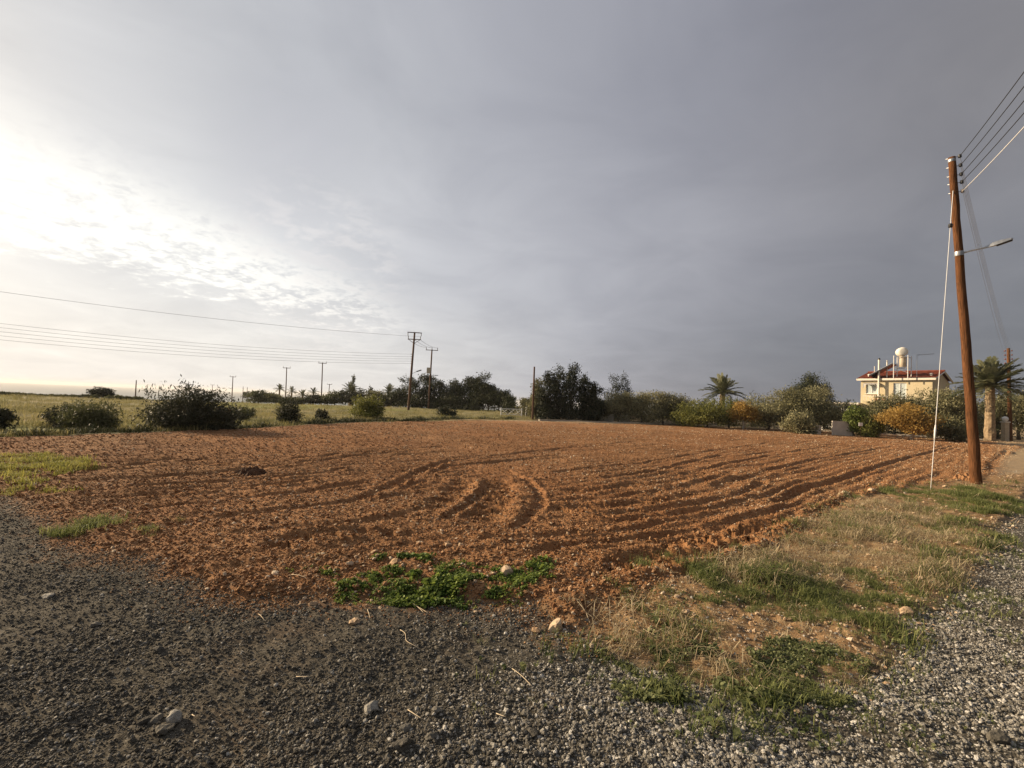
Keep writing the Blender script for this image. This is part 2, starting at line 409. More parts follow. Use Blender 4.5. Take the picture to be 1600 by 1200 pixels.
simple('wall_white', (.60, .58, .53), (.74, .71, .65), 1.5, .85, .15)
simple('wall_panel', (.42, .37, .30), (.56, .50, .42), 2.0, .85, .2)
simple('concrete', (.34, .29, .23), (.50, .44, .36), 3, .9, .3)
simple('pillar_stone', (.40, .31, .20), (.56, .45, .31), 8, .85, .4)
simple('shutter', (.42, .47, .46), (.52, .57, .55), 4, .5, .05)
simple('tank_white', (.72, .66, .55), (.82, .77, .66), 3, .45, .05)
simple('tank_tan', (.42, .34, .24), (.55, .46, .34), 3, .5, .05)
simple('collector', (.02, .022, .028), (.045, .048, .055), 3, .15, .02, spec=.6)
simple('terracotta', (.34, .13, .06), (.46, .19, .09), 6, .8, .2)
simple('flower', (.42, .08, .03), (.55, .16, .05), 10, .7, .1)
simple('tarp', (.28, .26, .24), (.42, .40, .37), 4, .8, .3)
simple('straw_stem', (.40, .31, .20), (.58, .48, .33), 10, .7, .1)
simple('dark_soil', (.050, .026, .014), (.115, .058, .030), 9, .95, .8, dist=.05)
m_, t_ = mat('glass'); finish(t_, (.05, .06, .065), .08, spec=.7)
m_, t_ = mat('lamp_lens'); finish(t_, (.45, .46, .47), .2, spec=.5)
m_, t_ = mat('sea')
nn = t_.noise(t_.n('ShaderNodeTexCoord').outputs['Object'], .05, 4, .6)
finish(t_, (.10, .135, .16), .6, nn, .5, 1.5, spec=.25)

# ------------------------------------------------------------------ mesh helpers
C = scene.collection
def tag(o, label=None, cat=None, group=None, kind=None):
    if label: o['label'] = label
    if cat: o['category'] = cat
    if group: o['group'] = group
    if kind: o['kind'] = kind
    return o
def empty(name, loc, label=None, cat=None, group=None):
    o = bpy.data.objects.new(name, None); o.empty_display_size = .2; o.location = loc; C.objects.link(o)
    return tag(o, label, cat, group)
def mesh_np(name, V, F, m, smooth=False):
    """F is an (n,k) integer array of same-size faces"""
    me = bpy.data.meshes.new(name); V = np.asarray(V, float); F = np.asarray(F, np.int64)
    k = F.shape[1]
    me.vertices.add(len(V)); me.vertices.foreach_set('co', V.astype(np.float32).ravel())
    me.loops.add(F.size); me.loops.foreach_set('vertex_index', F.astype(np.int32).ravel())
    me.polygons.add(len(F)); me.polygons.foreach_set('loop_start', (np.arange(len(F)) * k).astype(np.int32))
    me.polygons.foreach_set('use_smooth', np.full(len(F), smooth))
    me.update(calc_edges=True)
    if m: me.materials.append(MAT[m])
    return me
def link(name, me, parent=None, loc=None):
    o = bpy.data.objects.new(name, me); C.objects.link(o)
    if parent is not None: o.parent = parent
    if loc is not None: o.location = loc
    return o

class MB:
    def __init__(s): s.v = []; s.f = []
    def add(s, vs, fs):
        b = len(s.v); s.v += [Vector(p) for p in vs]; s.f += [tuple(b + i for i in f) for f in fs]; return s
    def box(s, c, size, rot=None, taper=1.0):
        hx, hy, hz_ = (k / 2 for k in size); c = Vector(c)
        vs = [Vector((x * (taper if q > 0 else 1), y * (taper if q > 0 else 1), q)) for q in (-hz_, hz_) for x, y in ((-hx, -hy), (hx, -hy), (hx, hy), (-hx, hy))]
        if rot is not None: vs = [rot @ p for p in vs]
        return s.add([c + p for p in vs], [(3, 2, 1, 0), (4, 5, 6, 7), (0, 1, 5, 4), (1, 2, 6, 5), (2, 3, 7, 6), (3, 0, 4, 7)])
    def tube(s, path, radii, n=8, cap=True):
        path = [Vector(p) for p in path]
        if not hasattr(radii, '__len__'): radii = [radii] * len(path)
        b = len(s.v); up = None
        for i, p in enumerate(path):
            d = (path[min(i + 1, len(path) - 1)] - path[max(i - 1, 0)]).normalized()
            if up is None:
                up = Vector((0, 0, 1)) if abs(d.z) < .9 else Vector((1, 0, 0))
            sx = up.cross(d).normalized(); sy = d.cross(sx).normalized(); up = sy
            for k in range(n):
                a = 2 * math.pi * k / n
                s.v.append(p + (sx * math.cos(a) + sy * math.sin(a)) * radii[i])
        for i in range(len(path) - 1):
            for k in range(n):
                k2 = (k + 1) % n
                s.f.append((b + i * n + k, b + i * n + k2, b + (i + 1) * n + k2, b + (i + 1) * n + k))
        if cap:
            s.f.append(tuple(b + k for k in range(n))[::-1])
            s.f.append(tuple(b + (len(path) - 1) * n + k for k in range(n)))
        return s
    def lathe(s, base, prof, n=14, axis=None):
        q = Vector(axis).to_track_quat('Z', 'Y').to_matrix() if axis is not None else Matrix.Identity(3)
        b = len(s.v); base = Vector(base)
        for r_, z_ in prof:
            for k in range(n):
                a = 2 * math.pi * k / n
                s.v.append(base + q @ Vector((r_ * math.cos(a), r_ * math.sin(a), z_)))
        for i in range(len(prof) - 1):
            for k in range(n):
                k2 = (k + 1) % n
                s.f.append((b + i * n + k, b + i * n + k2, b + (i + 1) * n + k2, b + (i + 1) * n + k))
        s.f.append(tuple(b + k for k in range(n))[::-1]); s.f.append(tuple(b + (len(prof) - 1) * n + k for k in range(n)))
        return s
    def sphere(s, c, r_, n=14, m=9, sc=(1, 1, 1)):
        c = Vector(c)
        b = len(s.v)
        for i in range(m + 1):
            ph = math.pi * i / m
            for k in range(n):
                a = 2 * math.pi * k / n
                s.v.append(c + Vector((r_ * sc[0] * math.sin(ph) * math.cos(a), r_ * sc[1] * math.sin(ph) * math.sin(a), r_ * sc[2] * math.cos(ph))))
        for i in range(m):
            for k in range(n):
                k2 = (k + 1) % n
                s.f.append((b + i * n + k, b + (i + 1) * n + k, b + (i + 1) * n + k2, b + i * n + k2))
        return s
    def build(s, name, m, parent=None, smooth=False, loc=None):
        """vertices are in world space; the object sits at its parent's (or given) location"""
        org = Vector(parent.get('_org', parent.location)) if parent is not None else Vector(loc if loc is not None else (0, 0, 0))
        me = bpy.data.meshes.new(name); me.from_pydata([p - org for p in s.v], [], s.f); me.update()
        me.materials.append(MAT[m])
        if smooth: me.polygons.foreach_set('use_smooth', np.full(len(me.polygons), True))
        o = bpy.data.objects.new(name, me); C.objects.link(o)
        if parent is not None:
            o.parent = parent; o['_org'] = tuple(org)
        else: o.location = org
        return o

# ------------------------------------------------------------------ the ground sheet
def build_ground():
    az_f = np.linspace(R(-62), R(62), 980)
    az_b = np.linspace(R(62), R(298), 60)[1:-1]
    az = np.concatenate([az_f, az_b])
    rs = [0.15, .6, 1.1, 1.5]
    r_ = 1.8
    while r_ < 50: rs.append(r_); r_ *= 1.0068 + .000075 * r_
    while r_ < 260: rs.append(r_); r_ *= 1.035
    while r_ < 9500: rs.append(r_); r_ *= 1.12
    rs = np.array(rs); na, nr = len(az), len(rs)
    A, RR = np.meshgrid(az, rs)
    # jitter so that the mesh does not show as rings
    x = (RR * np.sin(A)).ravel(); y = (RR * np.cos(A)).ravel()
    h, df, dv = heights(x, y)
    V = np.stack([x, y, h], 1)
    i = np.arange(nr - 1)[:, None] * na; k = np.arange(na)[None, :]; k2 = (k + 1) % na
    F = np.stack([i + k, i + na + k, i + na + k2, i + k2], -1).reshape(-1, 4)[:, ::-1]
    centre = len(V); V = np.vstack([V, [[0, 0, 0]]])
    # weights
    x = V[:, 0]; y = V[:, 1]; df = np.append(df, -3.); dv = np.append(dv, -3.)
    far = is_far(x, y)
    fw = sstep(df + .35 * fbm(x, y, .22, 3, 55), -.30, .16)
    vwt = sstep(dv, -.12, .25) * (1 - sstep(df, -.02, .25))
    mw = np.where(far, 1 - sstep(df, -.35, .05), 0.)
    # pale sandy lane along the hedge and at the right end
    dl = np.full(len(x), 1e9)
    for a, b in zip(LANE_L[:-1], LANE_L[1:]):
        e = b - a; t = np.clip(((x - a[0]) * e[0] + (y - a[1]) * e[1]) / (e @ e), 0, 1)
        dl = np.minimum(dl, np.hypot(x - a[0] - t * e[0], y - a[1] - t * e[1]))
    lw = 1 - sstep(dl, .7, 1.5)
    sand = sstep(x - y * 1.005, -.3, .8) * sstep(y, 9.5, 12) * (1 - sstep(dv, -.05, .05))
    lw = np.maximum(lw * (1 - fw * .5), sand * .85)
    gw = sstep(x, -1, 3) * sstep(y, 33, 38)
    dl2 = np.full(len(x), 1e9)
    PT = [np.array(ground(*q)) for q in ((-260, 662), (0, 657), (75, 652.5), (125, 653))]
    for a, b in zip(PT[:-1], PT[1:]):
        e = b - a; t = np.clip(((x - a[0]) * e[0] + (y - a[1]) * e[1]) / (e @ e), 0, 1)
        dl2 = np.minimum(dl2, np.hypot(x - a[0] - t * e[0], y - a[1] - t * e[1]))
    lw = np.maximum(lw, .8 * (1 - sstep(dl2, .5, 1.1)))
    zone = np.where(fw > .5, 0, np.where(mw > .5, 2, np.where(vwt > .5, 3, 1)))
    zf = zone[F].max(1) * 0 + zone[F[:, 0]]
    fan = np.stack([np.full(na, centre), k[0], k2[0]], 1)
    names = ['ploughed_field', 'gravel_track', 'meadow_ground', 'verge_ground']
    for zi, nm in enumerate(names):
        sel = F[zf == zi]
        us, inv = np.unique(sel, return_inverse=True)
        me = mesh_np(nm, V[us], inv.reshape(-1, 4), 'ground', True)
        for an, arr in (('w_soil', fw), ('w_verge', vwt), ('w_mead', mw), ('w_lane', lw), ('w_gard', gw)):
            at_ = me.attributes.new(an, 'FLOAT', 'POINT'); at_.data.foreach_set('value', arr[us].astype(np.float32))
        o = link(nm, me); o['kind'] = 'structure'
    return
build_ground()

seaV = []; nseg = 96
for r_ in (150, 600, 2000, 5000, 9400):
    for k in range(nseg):
        a = 2 * math.pi * k / nseg; seaV.append((r_ * math.sin(a), r_ * math.cos(a), -25.0))
seaF = [(i * nseg + k, i * nseg + (k + 1) % nseg, (i + 1) * nseg + (k + 1) % nseg, (i + 1) * nseg + k) for i in range(4) for k in range(nseg)]
o = link('sea', mesh_np('sea', seaV, np.array(seaF)[:, ::-1], 'sea')); o['kind'] = 'structure'

# ------------------------------------------------------------------ scattered stuff (geometry-node instances)
def source(name, objs):
    col = bpy.data.collections.new(name)
    for o in objs: col.objects.link(o)
    return col
def src_mesh(name, V, F, m, smooth=False):
    me = bpy.data.meshes.new(name); me.from_pydata([tuple(p) for p in V], [], [tuple(f) for f in F]); me.update(); me.materials.append(MAT[m])
    if smooth: me.polygons.foreach_set('use_smooth', np.full(len(me.polygons), True))
    return bpy.data.objects.new(name, me)
def stone_src(name, m, n=6, flat=.6, seed=1, sub=1):
    rnd = np.random.RandomState(seed); out = []
    for k in range(n):
        bm = bmesh.new(); bmesh.ops.create_icosphere(bm, subdivisions=sub, radius=.5)
        ax = np.array([1, .62 + .35 * rnd.rand(), flat * (.6 + .6 * rnd.rand())])
        cuts = [(rnd.normal(size=3), .28 + .15 * rnd.rand()) for _ in range(5)]
        for v in bm.verts:
            p = np.array(v.co)
            p *= 1 + .16 * rnd.normal()
            for nr_, dd in cuts:
                nr2 = nr_ / np.linalg.norm(nr_); q = p @ nr2
                if q > dd: p = p - nr2 * (q - dd) * .85
            v.co = p * ax
        me = bpy.data.meshes.new(name); bm.to_mesh(me); bm.free(); me.materials.append(MAT[m])
        out.append(bpy.data.objects.new(name, me))
    return out
def scatter(name, col, pts, rot, scl, idx, label, cat):
    n = len(pts)
    me = bpy.data.meshes.new(name); me.vertices.add(n); me.vertices.foreach_set('co', np.asarray(pts, np.float32).ravel())
    a = me.attributes.new('rot', 'FLOAT_VECTOR', 'POINT'); a.data.foreach_set('vector', np.asarray(rot, np.float32).ravel())
    a = me.attributes.new('scl', 'FLOAT_VECTOR', 'POINT')
    scl = np.asarray(scl, np.float32)
    if scl.ndim == 1: scl = np.repeat(scl[:, None], 3, 1)
    a.data.foreach_set('vector', scl.ravel())
    a = me.attributes.new('idx', 'INT', 'POINT'); a.data.foreach_set('value', np.asarray(idx, np.int32))
    o = link(name, me); tag(o, label, cat, None, 'stuff')
    g = bpy.data.node_groups.new(name, 'GeometryNodeTree')
    g.interface.new_socket('Geometry', in_out='INPUT', socket_type='NodeSocketGeometry')
    g.interface.new_socket('Geometry', in_out='OUTPUT', socket_type='NodeSocketGeometry')
    gi, go = g.nodes.new('NodeGroupInput'), g.nodes.new('NodeGroupOutput')
    ci = g.nodes.new('GeometryNodeCollectionInfo'); ci.inputs[0].default_value = col; ci.inputs[1].default_value = True; ci.inputs[2].default_value = True
    ip = g.nodes.new('GeometryNodeInstanceOnPoints'); ip.inputs['Pick Instance'].default_value = True
    def na_(nm, typ):
        nd = g.nodes.new('GeometryNodeInputNamedAttribute'); nd.data_type = typ; nd.inputs[0].default_value = nm; return nd.outputs[0]
    L = g.links.new
    L(gi.outputs[0], ip.inputs['Points']); L(ci.outputs[0], ip.inputs['Instance'])
    L(na_('idx', 'INT'), ip.inputs['Instance Index'])
    e2r = g.nodes.new('FunctionNodeEulerToRotation'); L(na_('rot', 'FLOAT_VECTOR'), e2r.inputs[0]); L(e2r.outputs[0], ip.inputs['Rotation'])
    L(na_('scl', 'FLOAT_VECTOR'), ip.inputs['Scale']); L(ip.outputs[0], go.inputs[0])
    md = o.modifiers.new('scatter', 'NODES'); md.node_group = g
    return o

rng = np.random.RandomState(11)
def sample_view(n, ymin, ymax, power=1.0, xlim=1.16):
    """random ground points in front, denser towards the near side"""
    u = rng.rand(n); k = 2 - power
    if abs(k) < 1e-3: y = ymin * (ymax / ymin) ** u
    else: y = (ymin ** k + u * (ymax ** k - ymin ** k)) ** (1 / k)
    x = (rng.rand(n) * 2 - 1) * xlim * y
    return x, y

# gravel on the tracks: dark and fine on the left track, paler and coarser on the right one
stone_mat('gravel_pale', [(.10, .092, .076), (.22, .208, .180), (.32, .305, .268), (.18, .165, .136), (.40, .38, .34), (.58, .56, .51)])
x, y = sample_view(430000, 1.5, 16, 2.1)
xa, ya = rng.uniform(-9, 9, 160000), rng.uniform(-2.5, 7, 160000)        # round the viewpoint
ka = (np.abs(xa) > 1.16 * ya) | (ya < 1.5)
x, y = np.concatenate([x, xa[ka]]), np.concatenate([y, ya[ka]])
h, df, dv = heights(x, y)
keep = (df < .22 * rng.rand(len(x)) ** 2) & ~is_far(x, y) & ((dv < -.02) | (rng.rand(len(x)) < .10)) & (rng.rand(len(x)) < .35 + .9 * sstep(fbm(x, y, .8, 3, 71), -.35, .25))
x, y, h = x[keep], y[keep], h[keep]
right = sstep(x - .25 * y + .9 * fbm(x, y, .9, 3, 72), -1.3, .9) > rng.rand(len(x))
for nm, sel, mt, lb in (('dark_gravel', ~right, 'gravel_stone', 'fine dark grey gravel covering the track left of the field corner'),
                        ('pale_gravel', right, 'gravel_pale', 'coarser pale grey gravel covering the track right of the field corner')):
    xs, ys, hs = x[sel], y[sel], h[sel]; n = len(xs)
    s = (.0065 + .0085 * rng.rand(n) + .026 * rng.rand(n) ** 9) * (1.0 if nm == 'pale_gravel' else .85)
    scatter(nm, source(nm + '_src', stone_src('pebble', mt, 8, .7, 5)), np.stack([xs, ys, hs + s * .12], 1),
            np.stack([rng.normal(0, .35, n), rng.normal(0, .35, n), rng.rand(n) * 6.28], 1), s, rng.randint(0, 8, n), lb, 'gravel')
# clods on the field
x, y = sample_view(300000, 2.6, 34, 1.7)
h, df, dv = heights(x, y)
keep = df > -.50 * rng.rand(len(x)) ** 3.2
x, y, h = x[keep], y[keep], h[keep]; n = len(x)
s = (.0075 + .011 * rng.rand(n) + .034 * rng.rand(n) ** 10) * (1 + y / 30)
s = np.where(df[keep] < 0, np.minimum(s, .019), s)
scatter('soil_clods', source('clod_src', stone_src('clod', 'soil_clod', 8, .8, 9)), np.stack([x, y, h + s * .15], 1),
        np.stack([rng.normal(0, .5, n), rng.normal(0, .5, n), rng.rand(n) * 6.28], 1), s, rng.randint(0, 8, n),
        'crumbly red brown clods strewn over the ploughed field', 'soil')
# pale flecks of stone and stubble
x, y = sample_view(70000, 2.6, 42, 1.3)
h, df, dv = heights(x, y)
keep = ((df > -.25) | (dv > -.2)) & (rng.rand(len(x)) < .25 + .75 * sstep(fbm(x, y, 1.5, 2, 33), -.2, .3))
x, y, h = x[keep], y[keep], h[keep]; n = len(x)
s = (.009 + .016 * rng.rand(n) + .03 * rng.rand(n) ** 8) * (1 + y / 22)
scatter('field_pebbles', source('pale_src', stone_src('pale_pebble', 'pale_stone', 8, .6, 19)), np.stack([x, y, h + s * .15], 1),
        np.stack([rng.normal(0, .4, n), rng.normal(0, .4, n), rng.rand(n) * 6.28], 1), s, rng.randint(0, 8, n),
        'pale stone flecks scattered through the ploughed soil', 'pebbles')

# ---- grass and weeds
def blade_tuft(rnd, nb, hgt, lean, wdt, V, F, spread):
    for _ in range(nb):
        a = rnd.rand() * 6.283; l = hgt * (.5 + .6 * rnd.rand()); le = lean * (.3 + rnd.rand()); bx, by = rnd.normal(0, spread, 2)
        dx, dy = math.cos(a), math.sin(a); px, py = -dy * wdt * .5, dx * wdt * .5
        tw = rnd.normal(0, .6); qx, qy = px * math.cos(tw) - py * math.sin(tw), px * math.sin(tw) + py * math.cos(tw)
        b = len(V)
        m1 = (bx + dx * l * le * .35, by + dy * l * le * .35, l * .6)
        t1 = (bx + dx * l * le, by + dy * l * le, l * (1 - .35 * le))
        V += [(bx - px, by - py, -.02), (bx + px, by + py, -.02), (m1[0] + qx * .8, m1[1] + qy * .8, m1[2]), (m1[0] - qx * .8, m1[1] - qy * .8, m1[2]), t1]
        F += [(b, b + 1, b + 2, b + 3), (b + 3, b + 2, b + 4)]
def tuft_src(name, m, n, nb, hgt, lean, wdt, spread, seed):
    rnd = np.random.RandomState(seed); out = []
    for k in range(n):
        V, F = [], []; blade_tuft(rnd, nb, hgt, lean, wdt, V, F, spread); out.append(src_mesh(name, V, F, m))
    return out
def weed_src(name, m, n, nl, size, hgt, seed):
    """low broad-leaved plants: lobed leaves held on short stalks"""
    rnd = np.random.RandomState(seed); out = []
    for k in range(n):
        V, F = [], []
        for _ in range(nl):
            a = rnd.rand() * 6.283; rr = abs(rnd.normal(0, .5)) * size * 1.6; zz = hgt * (.25 + .85 * rnd.rand()) * (1 - .3 * min(1, rr / (size * 2)))
            cx, cy = rr * math.cos(a), rr * math.sin(a); L = size * (.5 + .6 * rnd.rand())
            M = Matrix.Rotation(rnd.rand() * 6.283, 3, 'Z') @ Matrix.Rotation(rnd.normal(0, .55), 3, 'X') @ Matrix.Rotation(rnd.normal(.2, .4), 3, 'Y')
            pts = [(0, 0, 0), (.30, .34, .05), (.62, .42, .02), (.95, .20, -.05), (1, 0, -.1), (.95, -.20, -.05), (.62, -.42, .02), (.30, -.34, .05), (.55, 0, .0)]
            b = len(V)
            V += [tuple(Vector((cx, cy, zz)) + M @ (Vector(p) - Vector((.5, 0, 0))) * L) for p in pts]
            F += [(b, b + 8, b + 2, b + 1), (b + 8, b + 4, b + 3, b + 2), (b + 8, b + 6, b + 5, b + 4), (b, b + 7, b + 6, b + 8)]
            b = len(V)
            V += [(0.006, 0, -.02), (-.006, 0, -.02), (cx, cy, zz)]; F += [(b, b + 1, b + 2)]
        out.append(src_mesh(name, V, F, m))
    return out
def in_patch(key, n, edge=.15, clump=.5, cl_s=.35):
    P = PATCH[key]; lo, hi = P.min(0), P.max(0)
    x = lo[0] + rng.rand(n) * (hi[0] - lo[0]); y = lo[1] + rng.rand(n) * (hi[1] - lo[1])
    wx = x + edge * fbm(x, y, .4, 3, 91) * 2; wy = y + edge * fbm(x, y, .4, 3, 92) * 2
    d = sdist(P, wx, wy)
    k = (d > 0) & (fbm(x, y, cl_s, 3, 93) > -clump)
    return x[k], y[k], d[k]
def soft(key, n, edge=.3, clump=.1, cl_s=.35):
    q = in_patch(key, n, edge, clump, cl_s); k = q[2] > .55 * rng.rand(len(q[2])) ** 1.3
    return q[0][k], q[1][k]
def plant(name, srcs, parts, label, cat, smin=.6, smax=1.3):
    xs = np.concatenate([p[0] for p in parts]); ys = np.concatenate([p[1] for p in parts])
    h = heights(xs, ys)[0]; n = len(xs)
    s = (smin + (smax - smin) * rng.rand(n)) * (.55 + .75 * sstep(fbm(xs, ys, .5, 3, 99), -.25, .35))
    scatter(name, source(name + '_src', srcs), np.stack([xs, ys, h - .005], 1), np.stack([rng.normal(0, .12, n), rng.normal(0, .12, n), rng.rand(n) * 6.28], 1),
            s, rng.randint(0, len(srcs), n), label, cat)

def loose_pts(n, reach):
    """stray plants thinning out from the verge into soil and gravel"""
    x, y = sample_view(n * 8, 2.3, 13, 1.5); _, df, dv = heights(x, y)
    k = (df < .3) & ~is_far(x, y) & (x > -.3) & (rng.rand(len(x)) < .30 * np.exp(np.minimum(dv, 0) / (.18 * reach))) & (fbm(x, y, .45, 3, 98) > -.05)
    return x[k], y[k]
q = in_patch('lush', 13000, .34, .25, .22)
k = (q[2] > .30 * rng.rand(len(q[2]))) & (rng.rand(len(q[2])) < 1.0 - .5 * sstep(q[0], -.1, .35))
lush_pts = (q[0][k], q[1][k])
plant('lush_weeds', weed_src('weed', 'weed_lush', 8, 9, .024, .034, 3), [lush_pts],
      'bright green leafy weeds growing where the red soil meets the gravel', 'weeds', .5, 1.3)
plant('mallow_weeds', weed_src('mallow', 'weed_mallow', 8, 8, .021, .034, 4),
      [soft('mallow', 22000, .55, .20, .3), soft('edge', 6500, .5, .08), soft('sparse', 2500, .5, .02), soft('mid', 14000, .6, .12), in_patch('dark_green', 900, .4, .1), in_patch('straw2', 500, .4, -.1), loose_pts(5200, 1.9)],
      'grey green round-leaved weeds spreading from the verge over the gravel', 'weeds', .45, 1.3)
plant('green_grass', tuft_src('tuft', 'grass_green', 6, 12, .09, 1.0, .004, .035, 5),
      [soft('mid', 12000, .8, .15), soft('grass', 15000, .6, .22), soft('edge', 7500, .5, .15), soft('dark_green', 5500, .4, .3), soft('left', 1100, .5, -.02), soft('mallow', 1500, .5, 0), in_patch('straw', 2500, .5, -.06), loose_pts(4500, 1.2)],
      'short green grass on the verge beside the leaning wooden pole', 'grass', .5, 1.5)
plant('yellow_grass', tuft_src('tuft', 'grass_yellow', 5, 14, .085, 1.0, .007, .05, 6),
      [in_patch('yellow', 3200, .5, .2), in_patch('yellow2', 1100, .5, -.05)],
      'yellow green grass patch at the field edge above the left track', 'grass', .5, 1.5)
x, y = sample_view(150000, 2.8, 14, 1.6)
_, df, dv = heights(x, y)
ds, ds2 = sdist(PATCH['straw'], x, y), sdist(PATCH['straw2'], x, y)
k = (dv > -.08) & (rng.rand(len(x)) < (.03 + .34 * sstep(ds, -.5, .3) + .07 * sstep(ds2, -.2, .2)) * (.35 + 1.5 * sstep(fbm(x, y, .6, 3, 95), -.25, .3)))
plant('dry_grass', tuft_src('tuft', 'grass_dry', 8, 7, .11, 2.0, .0042, .05, 8), [(x[k], y[k])],
      'dry straw coloured grass matted over the verge between field and track', 'grass', .4, 1.5)
# meadow beyond the left end of the field and under the hedge
def meadow_pts(n, ymin, ymax, x0, x1):
    y = ymin * (ymax / ymin) ** rng.rand(n); x = (x0 + (x1 - x0) * rng.rand(n)) * y
    h, df, dv = heights(x, y)
    k = (df < -.25) & is_far(x, y) & (fbm(x, y, 4.0, 3, 97) > -.3); return x[k], y[k]
plant('meadow_grass', tuft_src('tuft', 'grass_meadow', 6, 16, .26, .8, .014, .18, 12), [meadow_pts(15000, 12, 75, -1.15, .05)],
      'tall dry meadow grass beyond the left end of the field', 'grass', .5, 1.25)
bx, by = [], []
edge_px = [(-200, 681), (0, 682), (100, 680), (300, 673), (400, 667), (560, 659), (700, 656.5), (800, 656)]
edge_w = [ground(*p) for p in edge_px]
for a, b in zip(edge_w[:-1], edge_w[1:]):
    L = math.dist(a, b); m = int(L * 34)
    t = rng.rand(m); bx.append(a[0] + (b[0] - a[0]) * t + rng.normal(0, .2, m)); by.append(a[1] + (b[1] - a[1]) * t + abs(rng.normal(.55, .55, m)))
plant('bank_weeds', tuft_src('tuft', 'grass_dark', 6, 18, .30, .8, .022, .14, 14), [(np.concatenate(bx), np.concatenate(by))],
      'dark green weeds along the bank at the far edge of the ploughed field', 'weeds', .35, 1.15)

# ------------------------------------------------------------------ foliage helpers
def leaves(rnd, centres, per, spread, size, aspect=.4, up=.0):
    """diamond leaves gathered round clump centres -> V, F, tint"""
    n = len(centres) * per
    c_ = np.repeat(centres, per, 0) + rnd.normal(0, 1, (n, 3)) * np.repeat(np.broadcast_to(spread, (len(centres), 3)), per, 0)
    d = rnd.normal(0, 1, (n, 3)); d[:, 2] += up; d /= np.linalg.norm(d, axis=1)[:, None]
    q = rnd.normal(0, 1, (n, 3)); q -= (q * d).sum(1)[:, None] * d; q /= np.linalg.norm(q, axis=1)[:, None]
    L = (size * (.6 + .8 * rnd.rand(n)))[:, None]
    V = np.stack([c_ - d * L * .5, c_ + q * L * aspect * .5, c_ + d * L * .5, c_ - q * L * aspect * .5], 1).reshape(-1, 3)
    F = np.arange(n * 4).reshape(-1, 4)
    tint = np.clip(np.repeat(rnd.rand(len(centres)), per) * .55 + rnd.rand(n) * .45, 0, 1)
    return V, F, tint
def leaf_obj(name, V, F, tint, m, parent):
    org = np.array(parent.location)
    me = mesh_np(name, V - org, F, m)
    a = me.attributes.new('tint', 'FLOAT', 'FACE'); a.data.foreach_set('value', tint.astype(np.float32))
    o = link(name, me, parent); return o
def blob_centres(rnd, blobs, n, shell=.55):
    vol = np.array([b[3] * b[4] * b[5] for b in blobs]) ** .7; vol /= vol.sum()
    w_ = rnd.choice(len(blobs), n, p=vol); B = np.array(blobs)[w_]
    d = rnd.normal(0, 1, (n, 3)); d /= np.linalg.norm(d, axis=1)[:, None]
    rr = shell + (1 - shell) * rnd.rand(n) ** .6
    return B[:, :3] + d * rr[:, None] * B[:, 3:6]

